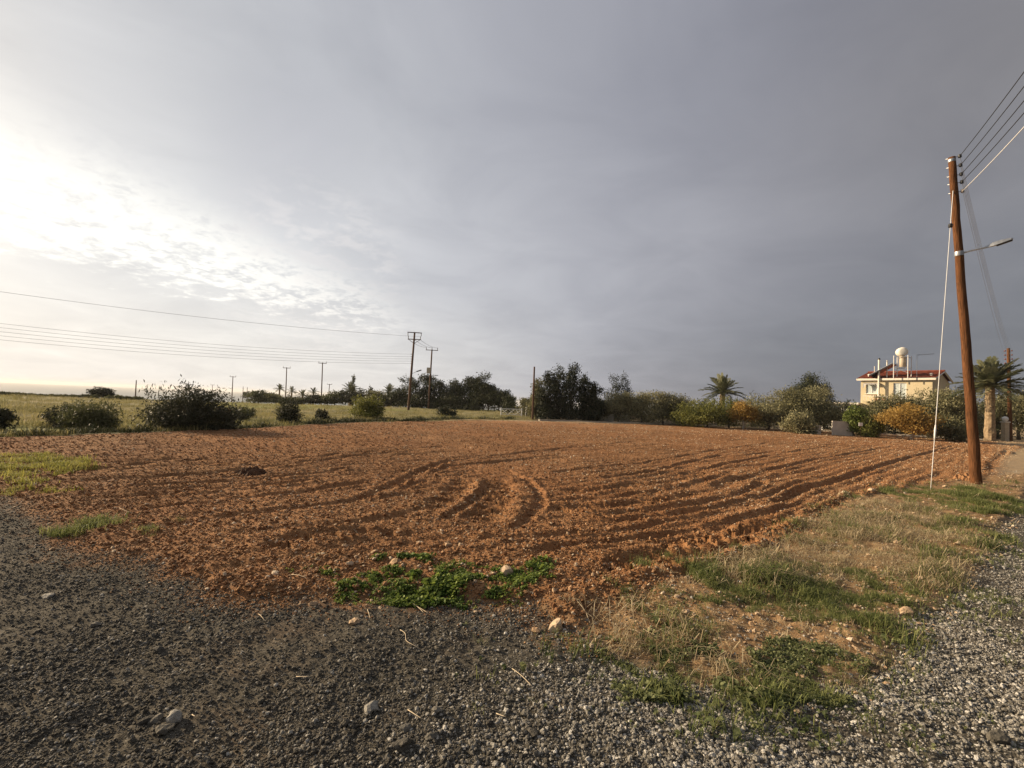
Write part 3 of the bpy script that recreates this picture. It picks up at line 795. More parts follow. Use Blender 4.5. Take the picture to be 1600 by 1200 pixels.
def tree(name, label, cat, x, y, top, width, m, kind='round', leaf=.16, n=6500, trunk_m='bark', group=None, seed=0, skirt=.12, depth=None, trunk_r=None, per=16, aspect=.4):
    """x,y base on the ground; top = absolute z of the crown's top; width in metres"""
    rnd = np.random.RandomState(seed + int(abs(x) * 13 + abs(y) * 7))
    zb = hz(x, y); h = top - zb; e = empty(name, (x, y, zb - .04), label, cat, group)
    dpt = depth or width * .85
    blobs = []
    if kind == 'round':
        zc, hc = zb + h * (skirt + (1 - skirt) * .5), h * (1 - skirt) * .5
        for i in range(16):
            d_ = rnd.normal(0, 1, 3); d_ /= np.linalg.norm(d_); rr = .35 + .35 * rnd.rand()
            s_ = .26 + .14 * rnd.rand()
            blobs.append((x + d_[0] * rr * width * .5, y + d_[1] * rr * dpt * .5, zc + d_[2] * rr * hc, width * .5 * s_ * 1.15, dpt * .5 * s_ * 1.15, hc * s_ * 1.1))
        blobs.append((x + rnd.normal(0, .1) * width, y, zc + hc * .66, width * .17, dpt * .17, hc * .34))
    elif kind == 'cone':
        for i in range(9):
            t = i / 8; w_ = width * .5 * (1 - t) ** .65 * (.9 + .2 * rnd.rand()) + .04 * width
            blobs.append((x + rnd.normal(0, .03) * width, y + rnd.normal(0, .03) * width, zb + h * (skirt + (1 - skirt) * (.05 + .9 * t)), w_, w_, h * .085))
    elif kind == 'bush':
        for i in range(15):
            a = rnd.rand() * 6.283; rr = math.sqrt(rnd.rand()) * .72; zz = (.12 + .62 * rnd.rand()) * math.sqrt(1 - rr * rr)
            s_ = .15 + .09 * rnd.rand()
            blobs.append((x + math.cos(a) * rr * width * .5, y + math.sin(a) * rr * dpt * .5, zb + zz * h, width * s_, dpt * s_, h * .26 * (.8 + .4 * rnd.rand())))
    elif kind == 'tall':
        for i in range(8):
            t = i / 7
            blobs.append((x + rnd.normal(0, .12) * width, y + rnd.normal(0, .12) * width, zb + h * (skirt + (1 - skirt) * (.08 + .84 * t)), width * (.48 - .24 * t) * (.75 + .5 * rnd.rand()), width * (.46 - .2 * t), h * .11))
    cs = blob_centres(rnd, blobs, max(8, n // per))
    cs[:, 2] = np.maximum(cs[:, 2], zb + .05)
    sp = np.array([.055 * width + .03, .055 * width + .03, .035 * h + .03])
    V, F, tint = leaves(rnd, cs, per, sp, leaf, aspect, .5 if kind in ('cone', 'tall') else .15)
    if kind == 'bush':                                   # loose sprigs poking out of the top
        k = 26; aa = rnd.rand(k) * 6.283; rr = np.sqrt(rnd.rand(k)) * .42
        tops = np.stack([x + np.cos(aa) * rr * width, y + np.sin(aa) * rr * dpt, zb + h * (.80 + .24 * rnd.rand(k)) * (1 - .55 * rr)], 1)
        V2, F2, t2 = leaves(rnd, tops, 14, np.array([.025 * width, .025 * width, .085 * h]), leaf * 1.1, aspect * .8, 1.6)
        F = np.vstack([F, F2 + len(V)]); V = np.vstack([V, V2]); tint = np.append(tint, t2)
    low = V[:, 2] < zb
    V[low, 2] = zb + .01
    leaf_obj('crown', V, F, tint, m, e)
    tr = trunk_r or max(.03, .028 * h)
    mb = MB()
    ct = Vector((x, y, zb + h * (skirt + .18)))
    mb.tube([(x, y, zb - .1), (x + rnd.normal(0, .03) * h, y, zb + h * .5 * (skirt + .18)), ct], [tr * 1.3, tr, tr * .8], 7)
    for b in blobs[:6]:
        q = Vector(b[:3]); mid = ct.lerp(q, .5) + Vector((0, 0, .04 * h)); mb.tube([ct, mid, q], [tr * .65, tr * .4, tr * .15], 5)
    mb.build('trunk', trunk_m, e, True)
    return e
def tree_px(name, label, cat, px, Y, top_py, w_px, m, **kw):
    p = at(px, 630, Y); x = p.x
    top = at(px, top_py, Y).z
    return tree(name, label, cat, x, Y, top, w_px * Y / FPX, m, **kw)
def palm(name, label, x, y, top, trunk_h, frond_len, nf, tr, group=None, seed=0, trunk_m='palm_bark', leaflets=22, droop=1.0):
    rnd = np.random.RandomState(seed); zb = hz(x, y); e = empty(name, (x, y, zb - .04), label, 'palm tree', group)
    hub = Vector((x, y, zb + trunk_h))
    mb = MB(); N = 22
    path = []; rad = []
    for i in range(N + 1):
        t = i / N
        path.append((x, y, zb - .1 + (trunk_h + .1) * t)); rad.append(tr * (1.15 - .25 * t + .10 * math.sin(t * 9)* .3))
    mb.tube(path, rad, 12)
    for q_, v_ in enumerate(mb.v):
        i_, k_ = divmod(q_, 12); f_ = 1 + rnd.normal(0, .055)
        v_.x = x + (v_.x - x) * f_; v_.y = y + (v_.y - y) * f_
    tk = mb.build('trunk', trunk_m, e, False)
    for i in range(nf):
        a = 6.283 * i * .618 + rnd.normal(0, .15); el = math.pi / 2 - (i / nf) ** .8 * 1.75 + rnd.normal(0, .08)
        L = frond_len * (.82 + .3 * rnd.rand())
        d = Vector((math.cos(a) * math.cos(el), math.sin(a) * math.cos(el), math.sin(el)))
        out = Vector((math.cos(a), math.sin(a), 0)); side = Vector((-math.sin(a), math.cos(a), 0))
        V, F = [], []; pts = []
        for s_ in range(leaflets + 1):
            t = s_ / leaflets
            pts.append(hub + d * (L * t) + Vector((0, 0, -1)) * (droop * L * .42 * t * t * (1 - .35 * max(0, math.sin(el)))))
        mf = MB(); mf.tube(pts[::4] + [pts[-1]], [.03 * L * .5 * (1 - .85 * k / (len(pts[::4]))) for k in range(len(pts[::4]) + 1)], 4)
        for s_ in range(2, leaflets):
            t = s_ / leaflets; tang = (pts[s_ + 1] - pts[s_ - 1]).normalized(); ll = L * .24 * math.sin(math.pi * min(1, .12 + t * .86)) ** .7 + .02
            for sg in (-1, 1):
                dr = (side * sg * .75 + tang * .65 + Vector((0, 0, .18 + rnd.normal(0, .12)))).normalized(); wv = tang * (L * .022)
                tip = pts[s_] + dr * ll + Vector((0, 0, -.12 * ll)); mid = pts[s_] + dr * ll * .5
                mf.add([pts[s_] - wv * .5, mid + wv, tip, mid - wv], [(0, 1, 2, 3)])
        fo = mf.build('frond', 'leaf_palm', e)
        ta = fo.data.attributes.new('tint', 'FLOAT', 'FACE'); ta.data.foreach_set('value', np.full(len(fo.data.polygons), rnd.rand(), np.float32))
    return e

# ------------------------------------------------------------------ poles and cables
def sag_path(a, b, sag, n=24):
    a, b = Vector(a), Vector(b)
    return [a.lerp(b, i / n) - Vector((0, 0, sag * 4 * (i / n) * (1 - i / n))) for i in range(n + 1)]
def cable(label, a, b, sag, r_, m, group, n=24):
    mb = MB().tube(sag_path(a, b, sag, n), r_, 5); o = mb.build('overhead_cable', m, None, True, loc=a)
    return tag(o, label, 'cable', group)

# --- near leaning pole
gx, gy = ground(1526, 757); gz = hz(gx, gy)
topP = at(1487, 246, gy)
pole = empty('utility_pole', (gx, gy, gz), 'tall reddish brown wooden pole leaning over the verge, with street light and insulators', 'pole', 'wooden utility poles')
ax = (topP - Vector((gx, gy, gz)))
def on_pole(t): return Vector((gx, gy, gz)) + ax * t
mb = MB(); N = 26; rnd = np.random.RandomState(2)
mb.tube([on_pole(-.06)] + [on_pole(i / N) + Vector((rnd.normal(0, .004), rnd.normal(0, .004), 0)) for i in range(N + 1)], [.122] + [.116 - .038 * i / N for i in range(N + 1)], 18)
shaft = mb.build('shaft', 'pole_wood', pole, True)
tops = []
axn = ax.normalized()
out_dir = Vector((.72, -.69, 0)).normalized()              # insulators on the right hand side
for i, py in enumerate((247, 261, 275, 287, 301)):
    P = at(1490, py, gy); t = (P.z - gz) / ax.z; c0 = on_pole(t); c1 = c0 + out_dir * .155
    br = MB().tube([c0 - out_dir * .12, c0 + out_dir * .12, c1, c1 + axn * .07 + out_dir * .05], [.011, .011, .010, .010], 6).build('insulator_bracket', 'steel', pole, True)
    MB().lathe(c1 - axn * .045, [(.018, 0), (.042, .012), (.030, .03), (.042, .048), (.030, .066), (.040, .082), (.016, .095)], 12, axn).build('insulator', 'lamp_dark' if i < 4 else 'porcelain', br, True)
    tops.append(c1)
MB().lathe(on_pole(.985), [(.080, 0), (.083, .01), (.083, .07), (.080, .08)], 16, axn).build('top_band', 'steel', pole, True)
# lamp on its arm
P = at(1508, 397, gy); t = (P.z - gz) / ax.z; c0 = on_pole(t)
arm_dir = Vector((.80, -.25, .0)).normalized()
tipA = at(1543, 386, gy - .25)
arm = MB().tube([c0, c0.lerp(tipA, .5) + Vector((0, 0, .01)), tipA], [.024, .024, .024], 8).build('lamp_arm', 'white_paint', pole, True)
tipB = at(1583, 373, gy - .55); hd = (tipB - tipA); hl = hd.length; hd.normalize()
sd = hd.cross(Vector((0, 0, 1))).normalized(); uu = sd.cross(hd)
lh = MB(); prof = [(-.06, .045, .03), (.05, .07, .05), (.25 * hl, .10, .075), (.6 * hl, .14, .07), (.92 * hl, .13, .045), (hl, .08, .02)]
vs, fs = [], []
for u_, wdt, th in prof:
    p = tipA + hd * u_
    for aa, bb in ((-1, -.35), (-.75, .7), (0, 1), (.75, .7), (1, -.35), (0, -.45)): vs.append(p + sd * (aa * wdt * .5) + uu * (bb * th))
for i in range(len(prof) - 1):
    for k in range(6): fs.append((i * 6 + k, i * 6 + (k + 1) % 6, i * 6 + 6 + (k + 1) % 6, i * 6 + 6 + k))
fs += [tuple(range(6))[::-1], tuple(range(30, 36))]
lamp = lh.add(vs, fs).build('lamp_head', 'steel', pole)
lens = MB(); a0 = tipA + hd * (.34 * hl) - uu * .034; a1 = tipA + hd * (.96 * hl) - uu * .024
lens.add([a0 - sd * .045, a0 + sd * .045, a1 + sd * .05, a1 - sd * .05, a0 - sd * .035 - uu * .02, a0 + sd * .035 - uu * .02, a1 + sd * .04 - uu * .02, a1 - sd * .04 - uu * .02],
         [(0, 1, 2, 3), (7, 6, 5, 4), (0, 4, 5, 1), (1, 5, 6, 2), (2, 6, 7, 3), (3, 7, 4, 0)]).build('lamp_lens', 'lamp_dark', lamp)
MB().lathe(c0 - axn * .06, [(.094, 0), (.096, .01), (.096, .11), (.094, .12)], 16, axn).build('lamp_clamp', 'steel', pole, True)
# stay wire
sx, sy = ground(1454, 766); sz = hz(sx, sy)
stA = on_pole((at(1487, 286, gy).z - gz) / ax.z)
stay = empty('stay_wire', (sx, sy, sz), 'white stay wire with black egg insulator running from the leaning pole down to the verge', 'stay wire')
stP = [Vector((sx, sy, sz - .05)), stA]
MB().tube([stP[0].lerp(stP[1], i / 12) for i in range(13)], .0075, 6).build('wire', 'white_cable', stay, True)
dd = (stA - stP[0]).normalized(); ins = stP[0] + (stA - stP[0]) * .845
MB().lathe(ins - dd * .06, [(.02, 0), (.045, .02), (.048, .05), (.036, .06), (.048, .07), (.045, .10), (.02, .12)], 12, dd).build('egg_insulator', 'black_cable', stay, True)
gp = stP[0] + (stA - stP[0]) * .18
MB().tube([gp - dd * .25, gp - dd * .12, gp, gp + dd * .12], [.013, .020, .022, .013], 7).build('turnbuckle', 'white_paint', stay, True)
# heap of earth at the pole foot
def heap(name, label, px, py, w_, h_, m, seed, depth=None):
    x, y = ground(px, py); zb = hz(x, y); rnd = np.random.RandomState(seed); n = 26; V = []; F = []
    g = np.linspace(-1, 1, n); X, Y_ = np.meshgrid(g, g); rr = np.hypot(X, Y_)
    Z = h_ * np.clip(1 - rr ** 1.6, 0, 1) * (1 + .5 * fbm(X * 2 + seed, Y_ * 2, .5, 3, seed)) + .07 * h_ / .15 * fbm(X + seed, Y_, .22, 3, seed + 4) * (rr < 1.05) - .06
    V = np.stack([X.ravel() * w_ * .5, Y_.ravel() * (depth or w_) * .5, Z.ravel()], 1)
    i = np.arange(n - 1)[:, None] * n; k = np.arange(n - 1)[None, :]
    F = np.stack([i + k, i + k + 1, i + n + k + 1, i + n + k], -1).reshape(-1, 4)
    keepf = (rr.ravel()[F] < 1.05).all(1)
    o = link(name, mesh_np(name, V, F[keepf], m, False), loc=(x, y, zb)); return tag(o, label, 'earth heap')
heap('earth_heap', 'small heap of dark red earth against the foot of the leaning pole', 1508, 750, .62, .24, 'soil_clod', 5)
heap('earth_heap', 'low dark clump of earth lying alone on the ploughed field', 392, 744, .75, .17, 'dark_soil', 8, .5)

# --- second pole by the gate
p2x, p2y = ground(1578.5, 689.5); p2z = hz(p2x, p2y); t2 = at(1575.5, 544, p2y)
def wood_pole(name, label, x, y, top, r0, m, group, tilt=(0, 0)):
    zb = hz(x, y); e = empty(name, (x, y, zb), label, 'pole', group)
    B = Vector((x, y, zb)); T = Vector((x + tilt[0], y + tilt[1], top))
    MB().tube([B - (T - B) * .03, B, B.lerp(T, .5), T], [r0, r0, r0 * .85, r0 * .68], 9).build('shaft', m, e, True)
    return e, B, T
pole2, B2, T2 = wood_pole('utility_pole', 'dark red brown wooden pole standing beside the globe-topped gate pillar', p2x, p2y, t2.z, .16, 'pole_wood', 'wooden utility poles', (t2.x - p2x, 0))
ins2 = []
for i in range(4):
    c0 = B2.lerp(T2, .97 - .045 * i); c1 = c0 + Vector((.15, -.15, 0))
    br = MB().tube([c0 - (c1 - c0), c1], .015, 5).build('insulator_bracket', 'red_insulator', pole2)
    for sg in (-1, 1):
        MB().lathe(c0 + (c1 - c0) * sg - Vector((0, 0, .05)), [(.03, 0), (.06, .03), (.04, .06), (.06, .09), (.03, .12)], 8).build('insulator', 'red_insulator', br, True)
    ins2.append(c1)
la = B2.lerp(T2, .72)
arm2 = MB().tube([la, la + Vector((.6, -.3, .22)), la + Vector((1.5, -.8, .36))], .03, 6).build('lamp_arm', 'white_paint', pole2, True)
MB().box(la + Vector((1.75, -.92, .38)), (.7, .2, .1), Matrix.Rotation(-.49, 3, 'Z')).build('lamp_head', 'white_paint', pole2)
for i in range(4):
    cable(('topmost', 'second', 'third', 'fourth')[i] + ' of four dark cables strung from the leaning pole to the gate pole', tops[i] + out_dir * 0.0, ins2[i], .55, .0045, 'grey_cable', 'cables between the leaning pole and the gate pole')
cable('thin pale service line strung from the leaning pole to the pole by the gate', tops[4], B2.lerp(T2, .74) + Vector((0, -.16, 0)), .5, .004, 'grey_cable', None)
# lines running on past the camera to the next pole behind
nx, ny = tops[0].x - 20.4, tops[0].y - 32.0; nz = tops[0].z
back, Bb, Tb = wood_pole('utility_pole', 'wooden pole behind the viewpoint carrying the cables from the leaning pole', nx - .12, ny, nz + .3, .16, 'pole_wood', 'wooden utility poles')
for i, (py, cm, rr) in enumerate(((105, 'black_cable', .011), (132, 'black_cable', .011), (159, 'black_cable', .011), (186, 'black_cable', .011), (213, 'white_cable', .008))):
    a = tops[i]; e_ = a + Vector((-20.4, -32.0, 0))
    # sag chosen so the cable leaves the pole along the direction seen
    if i < 4: cable(('topmost', 'second from the top', 'third from the top', 'lowest')[i] + ' of four thick black cables running overhead from the leaning pole', a, e_, 1.4, rr * .8, cm, 'black overhead cables', 40)
    else: cable('white service cable running overhead below the four black cables', a, e_, 1.4, rr, cm, None, 40)

# --- the two poles by the cypress hedge and the lines to the left
def crossarm(e, T, down, L, dirv, m='far_wood', pins=3, w_=.1, up=True):
    c0 = T - Vector((0, 0, down)); dirv = Vector(dirv).normalized()
    ca = MB().box(c0, (L, w_, w_), Matrix.Rotation(math.atan2(dirv.y, dirv.x), 3, 'Z')).build('crossarm', m, e)
    pts = []
    for i in range(pins):
        p = c0 + dirv * (L * (-.46 + .92 * i / max(1, pins - 1)))
        sg = 1 if up else -1
        MB().lathe(p + Vector((0, 0, .05 * sg if up else -.45)), [(.02, 0), (.05, .04), (.03, .12), (.06, .2), (.035, .28), (.055, .34), (.02, .4)], 7).build('insulator', 'lamp_dark', ca)
        pts.append(p + Vector((0, 0, .4 * sg)))
    return ca, pts
ax_, ay_ = ground(638, 640.5); tA = at(648, 519, ay_)
poleA, BA, TA = wood_pole('utility_pole', 'tall power pole with double crossarm at the end of the cypress hedge, wires running left', ax_, ay_, tA.z, .17, 'far_wood', 'power poles across the fields', (tA.x - ax_, 0))
ca1, _ = crossarm(poleA, TA, .06, 1.85, (1, .15, 0), pins=3, up=False)
ca2, ptsA = crossarm(poleA, TA, .95, 1.7, (1, .15, 0), pins=3, up=True)
for sg in (-1, 1):
    MB().tube([TA - Vector((0, 0, .95)) + Vector((.8 * sg, 0, 0)), TA - Vector((0, 0, 1.5))], .03, 5).build('brace', 'far_wood', poleA)
lvA = []
for i, py in enumerate((553.5, 557.5, 561, 564.5, 568)):
    P = at(645, py, ay_); c1 = P + Vector((-.28, 0, 0)); q = BA.lerp(TA, (P.z - BA.z) / (TA.z - BA.z))
    MB().tube([q, c1], .035, 5).build('insulator', 'lamp_dark', poleA); lvA.append(c1)
P = at(652, 580, ay_); q = BA.lerp(TA, (P.z - BA.z - .4) / (TA.z - BA.z))
ar = MB().tube([q, P], .03, 5).build('lamp_arm', 'steel', poleA); MB().box(P + Vector((.22, 0, .06)), (.65, .2, .12), Matrix.Rotation(-.35, 3, 'Y')).build('lamp_head', 'lamp_dark', poleA)
bx_, by_ = ground(669.5, 638.2); tB = at(675, 546, by_)
poleB, BB, TB = wood_pole('utility_pole', 'slimmer power pole with single crossarm and transformer box in front of the cypress hedge', bx_, by_, tB.z, .16, 'far_wood', 'power poles across the fields', (tB.x - bx_, 0))
cb, ptsB = crossarm(poleB, TB, .12, 1.95, (1, .1, 0), pins=3)
MB().box(BB.lerp(TB, .64) + Vector((-.28, -.2, 0)), (.62, .3, .95)).build('transformer', 'wall_panel', poleB)
P = BB.lerp(TB, .56); MB().tube([P, P + Vector((.9, -.2, .05))], .035, 5).build('lamp_arm', 'steel', poleB); MB().box(P + Vector((1.0, -.2, .05)), (.5, .16, .09)).build('lamp_head', 'lamp_dark', poleB)
for i in range(3):
    cable('slack wire with insulators between the two power poles by the hedge', ptsA[i] + Vector((0, 0, -.4)), ptsB[i], .25, .02, 'black_cable', 'wires between the hedge poles', 14)
# the unseen next pole to the left carries the wires
ex, ey = -57.0, 36.5; ez = hz(ex, ey)
poleL, BL, TL = wood_pole('utility_pole', 'power pole far along the wires left of the field', ex, ey, ez + 10.2, .17, 'far_wood', 'power poles across the fields')
cl, ptsL = crossarm(poleL, TL, .3, 1.7, (.5, .86, 0), pins=3)
for i in range(3):
    cable('thin high wire crossing the bright sky to the double-crossarm pole', ptsA[i] + Vector((0, 0, -.0)), ptsL[i], .75, .011, 'grey_cable', 'high wires across the sky')
for i in range(5):
    e_ = BL.lerp(TL, .735 - .038 * i) + Vector((.2, .1, 0))
    cable(('topmost', 'second', 'middle', 'fourth', 'lowest')[i] + ' of five parallel low wires crossing the bright sky to the double-crossarm pole', lvA[i], e_, .95, .012, 'grey_cable', 'low wires across the sky')

def far_pole(label, px, Y, top_py, group='power poles across the fields', arm=1.6, r0=.14, lean=0.0):
    p = at(px, 630, Y); T = at(px + lean, top_py, Y)
    e, B, Tt = wood_pole('utility_pole', label, p.x, Y, T.z, r0, 'far_wood', group, (T.x - p.x, 0))
    if arm: crossarm(e, Tt, .15, arm, (1, .2, 0), pins=2, w_=.12)
    return e
far_pole('thin far pole between the round dark tree and the big bush', 211, 110, 594, arm=0, lean=2)
far_pole('crossarm pole just beyond the right side of the big dark bush', 362, 135, 588, lean=2)
far_pole('bare far pole carrying a small transformer, left one of a pair', 379, 190, 604, arm=0, lean=1)
tp = at(382, 617, 189); 
far_pole('bare far pole, right one of a pair beside a transformer', 385.5, 190, 605, arm=0, lean=1)
far_pole('crossarm pole behind the pair of small spiky palms', 446, 115, 574, arm=1.7, lean=2)
far_pole('crossarm pole rising over the low trees left of the tall pine', 502, 105, 566.5, arm=1.7, lean=2)
far_pole('short leaning pole beside the crossarm pole near the tall pine', 512, 150, 600, arm=1.5, lean=3)
far_pole('faint small pole beyond the meadow near the sea horizon', 331, 230, 601, arm=1.6, lean=1)
far_pole('plain pole standing in front of the tall dark conifers', 833, 46, 573, arm=0, r0=.11, lean=2)
o = MB().box(tp, (1.1, .8, 2.2)).build('transformer', 'lamp_dark', None, loc=tp - Vector((0, 0, 1.1)))
o.name = 'pole_transformer'; tag(o, 'dark transformer hung between a pair of far poles', 'transformer')
tx, ty = at(382, 617, 189).x, 189
MB().tube([at(379.6, 622, 190), at(386, 622, 190)], .12, 5).build('support_beam', 'far_wood', o)

# ------------------------------------------------------------------ shrubs and trees on the left
def bush_px(label, px, base_py, w_px, top_py, m, n=5000, leaf=.12, group='shrubs at the far edge of the field', seed=0, name='shrub', dy=0.0):
    x, y = ground(px, base_py); y += dy
    if dy: x = at(px, base_py, y).x
    top = at(px, top_py, y).z
    return tree(name, label, 'shrub', x, y, top, w_px * y / FPX, m, kind='bush', leaf=leaf, n=n, seed=seed, group=group, trunk_r=.03, aspect=.3)
bush_px('largest dark shrub with spiky twigs at the left edge of the ploughed field', 286, 670, 142, 597, 'leaf_bush', 15000, .13, seed=3)
bush_px('broad grey green shrub between the small dull shrub and the largest dark shrub', 146, 669, 80, 623, 'leaf_bush_green', 8000, .10, seed=4)
bush_px('small dull shrub left of the broad grey green shrub', 92, 666, 42, 632, 'leaf_bush', 2500, .09, seed=5)
bush_px('dark low shrub at the far left end of the field edge', -10, 674, 50, 638, 'leaf_bush', 3500, .11, seed=6)
bush_px('low flat shrub just right of the largest dark shrub', 377, 657, 50, 635, 'leaf_bush_green', 3500, .12, seed=7)
bush_px('upright dark green shrub standing alone before the yellow meadow', 450, 660, 40, 620, 'leaf_bush', 3500, .13, seed=8)
bush_px('smallest dark green shrub on the weedy bank', 503, 659, 22, 639, 'leaf_bush', 2200, .11, seed=9)
bush_px('leafy mid green shrub left of the double-crossarm pole', 573, 655, 58, 617, 'leaf_green', 5500, .17, seed=10)
bush_px('dark shrub at the foot of the cypress hedge beside the poles', 700, 650, 34, 634, 'leaf_dark', 2500, .17, seed=11)
# reeds / brownish dead stalks at the big bush
bush_px('thin brown withered shrub at the right foot of the largest dark shrub', 348, 663, 24, 635, 'leaf_brown', 900, .10, seed=12)
# far scrub along the crest
for i, (px, top, wpx) in enumerate(((2, 613, 22), (24, 618, 30), (52, 619, 28), (88, 617, 24), (118, 618, 26), (140, 617, 20), (186, 619, 28), (212, 623, 22))):
    p = at(px, 620, 50); Yc = 74 / (.8 - .6 * p.x / 50); p = at(px, 620, Yc)
    tree('scrub_bush', 'low dark scrub bush on the crest above the sea', 'shrub', p.x, Yc, max(at(px, top, Yc).z, hz(p.x, Yc) + .35), wpx * Yc / FPX * 1.3, 'leaf_bush_green', kind='bush', leaf=.28, n=500, seed=i, group='scrub bushes along the crest')
tree_px('round_tree', 'round dark tree standing alone on the crest before the sea', 'tree', 158, 60, 604.5, 40, 'leaf_dark', kind='round', leaf=.22, n=5000, seed=21, skirt=.0)
L = [('low spreading tree at the left end of the far tree line', 404, 611, 34, 'leaf_bush_green'), ('grey green tree right of the low spreading tree in the far tree line', 424, 616, 36, 'leaf_olive'),
     ('bushy tree below the two small spiky palms', 458, 621, 46, 'leaf_bush_green'), ('squat dark tree behind the yellow meadow strip', 488, 617, 32, 'leaf_bush'),
     ('rounded tree left of the tall pine', 523, 612, 36, 'leaf_bush_green'), ('broad tree under the tall pine', 552, 608, 44, 'leaf_bush'), ('olive green tree right of the tall pine', 582, 612, 40, 'leaf_olive')]
for i, (lb, px, top, wpx, m) in enumerate(L):
    tree_px('far_tree', lb, 'tree', px, 84, top - 1, wpx * 1.5, m, kind='round', leaf=.32, n=3400, seed=30 + i, skirt=0.0, group='trees of the far tree line')
tree_px('pine_tree', 'tall narrow pine with tiered branches above the far tree line', 'tree', 550, 96, 580, 12, 'leaf_bush_green', kind='cone', leaf=.35, n=1300, seed=41)
tree_px('pine_tree', 'smaller narrow pine right of the tall tiered pine', 'tree', 577.5, 96, 596, 10, 'leaf_bush_green', kind='cone', leaf=.35, n=900, seed=42)
def palm_px(label, px, Y, hub_py, frond_px, nf, tr, seed, group='palms of the far tree line', **kw):
    p = at(px, hub_py, Y); zb = hz(p.x, Y)
    return palm('palm_tree', label, p.x, Y, p.z, p.z - zb, frond_px * Y / FPX, nf, tr, group, seed, **kw)
palm_px('small bushy-headed palm left of the pole pair in the far tree line', 437, 100, 608, 11, 22, .16, 51)
palm_px('small wind-bent palm at the crossarm pole', 456, 100, 612, 11, 20, .16, 52)
palm_px('young upright palm in the middle of the far tree line', 473, 98, 618, 14, 20, .2, 53)
palm_px('small flat-topped palm left of the crossarm pole in the tree line', 490, 98, 613, 11, 20, .16, 54)
palm_px('feathery palm below the tall pine', 548, 88, 611, 20, 26, .25, 55)
palm_px('slender palm standing clear between the shrub and the cypress hedge', 608, 84, 613, 18, 26, .18, 56)

# --- cypress hedge behind the poles
hd = [(606, 626, 28, 'round'), (622, 614, 30, 'round'), (644, 597, 24, 'cone'), (660, 594, 24, 'cone'), (678, 597, 26, 'cone'), (695, 605, 24, 'cone'), (710, 602, 22, 'cone'), (724, 599, 22, 'cone'),
      (737, 599, 20, 'cone'), (749, 592, 24, 'cone'), (763, 603, 26, 'round'), (780, 613, 30, 'round')]
lab = ['low rounded bush starting the cypress hedge', 'rounded bush before the first tall cypress']
for i, (px, top, wpx, kd) in enumerate(hd):
    lb = {0: lab[0], 1: lab[1], 10: 'dark round-topped tree after the tallest cypress of the hedge', 11: 'low dark tree ending the cypress hedge towards the white gate',
          9: 'tallest pointed cypress of the hedge'}.get(i, ('first', 'second', 'third', 'fourth', 'fifth', 'sixth', 'seventh')[(i - 2) % 7] + ' pointed cypress of the hedge counted from its rounded bushes')
    tree_px('cypress_tree' if kd == 'cone' else 'hedge_tree', lb, 'tree', px, 82 - i * .8, top - 7, wpx * 1.7, 'leaf_cypress' if i % 4 else 'leaf_dark', kind='tall' if kd == 'cone' else kd, leaf=.28, n=5200, seed=60 + i, skirt=0.0, group='cypress hedge')
tree_px('garden_tree', 'small olive green tree behind the white gate', 'tree', 795, 62, 618, 42, 'leaf_cypress', kind='round', leaf=.25, n=2000, seed=75, skirt=0)
tree_px('garden_tree', 'grey green tree right of the white gate, left of the dark conifers', 'tree', 822, 58, 619, 38, 'leaf_olive', kind='round', leaf=.25, n=2000, seed=76, skirt=0)
# --- tall dark conifers
dk = [(838, 594, 22, 'tall', 'olive toned tree at the left flank of the dark conifers', 'leaf_olive'), (858, 583, 26, 'tall', 'dark conifer with a ragged top, first of the dark group', 'leaf_dark'),
      (872, 576, 26, 'tall', 'dark conifer with a blunt top in the dark group', 'leaf_dark'), (893, 571, 24, 'tall', 'dark conifer with the tallest narrow tip', 'leaf_dark'),
      (912, 588, 24, 'tall', 'dark conifer right of the tallest tip', 'leaf_dark'), (927, 598, 20, 'tall', 'shortest dark conifer at the right flank of the dark group', 'leaf_dark')]
for i, (px, top, wpx, kd, lb, m) in enumerate(dk):
    tree_px('conifer_tree', lb, 'tree', px, 50 - (i % 2) * 1.6, top, wpx * 1.35, m, kind=kd, leaf=.2, n=6500, seed=80 + i, skirt=0.0, group='tall dark conifers')
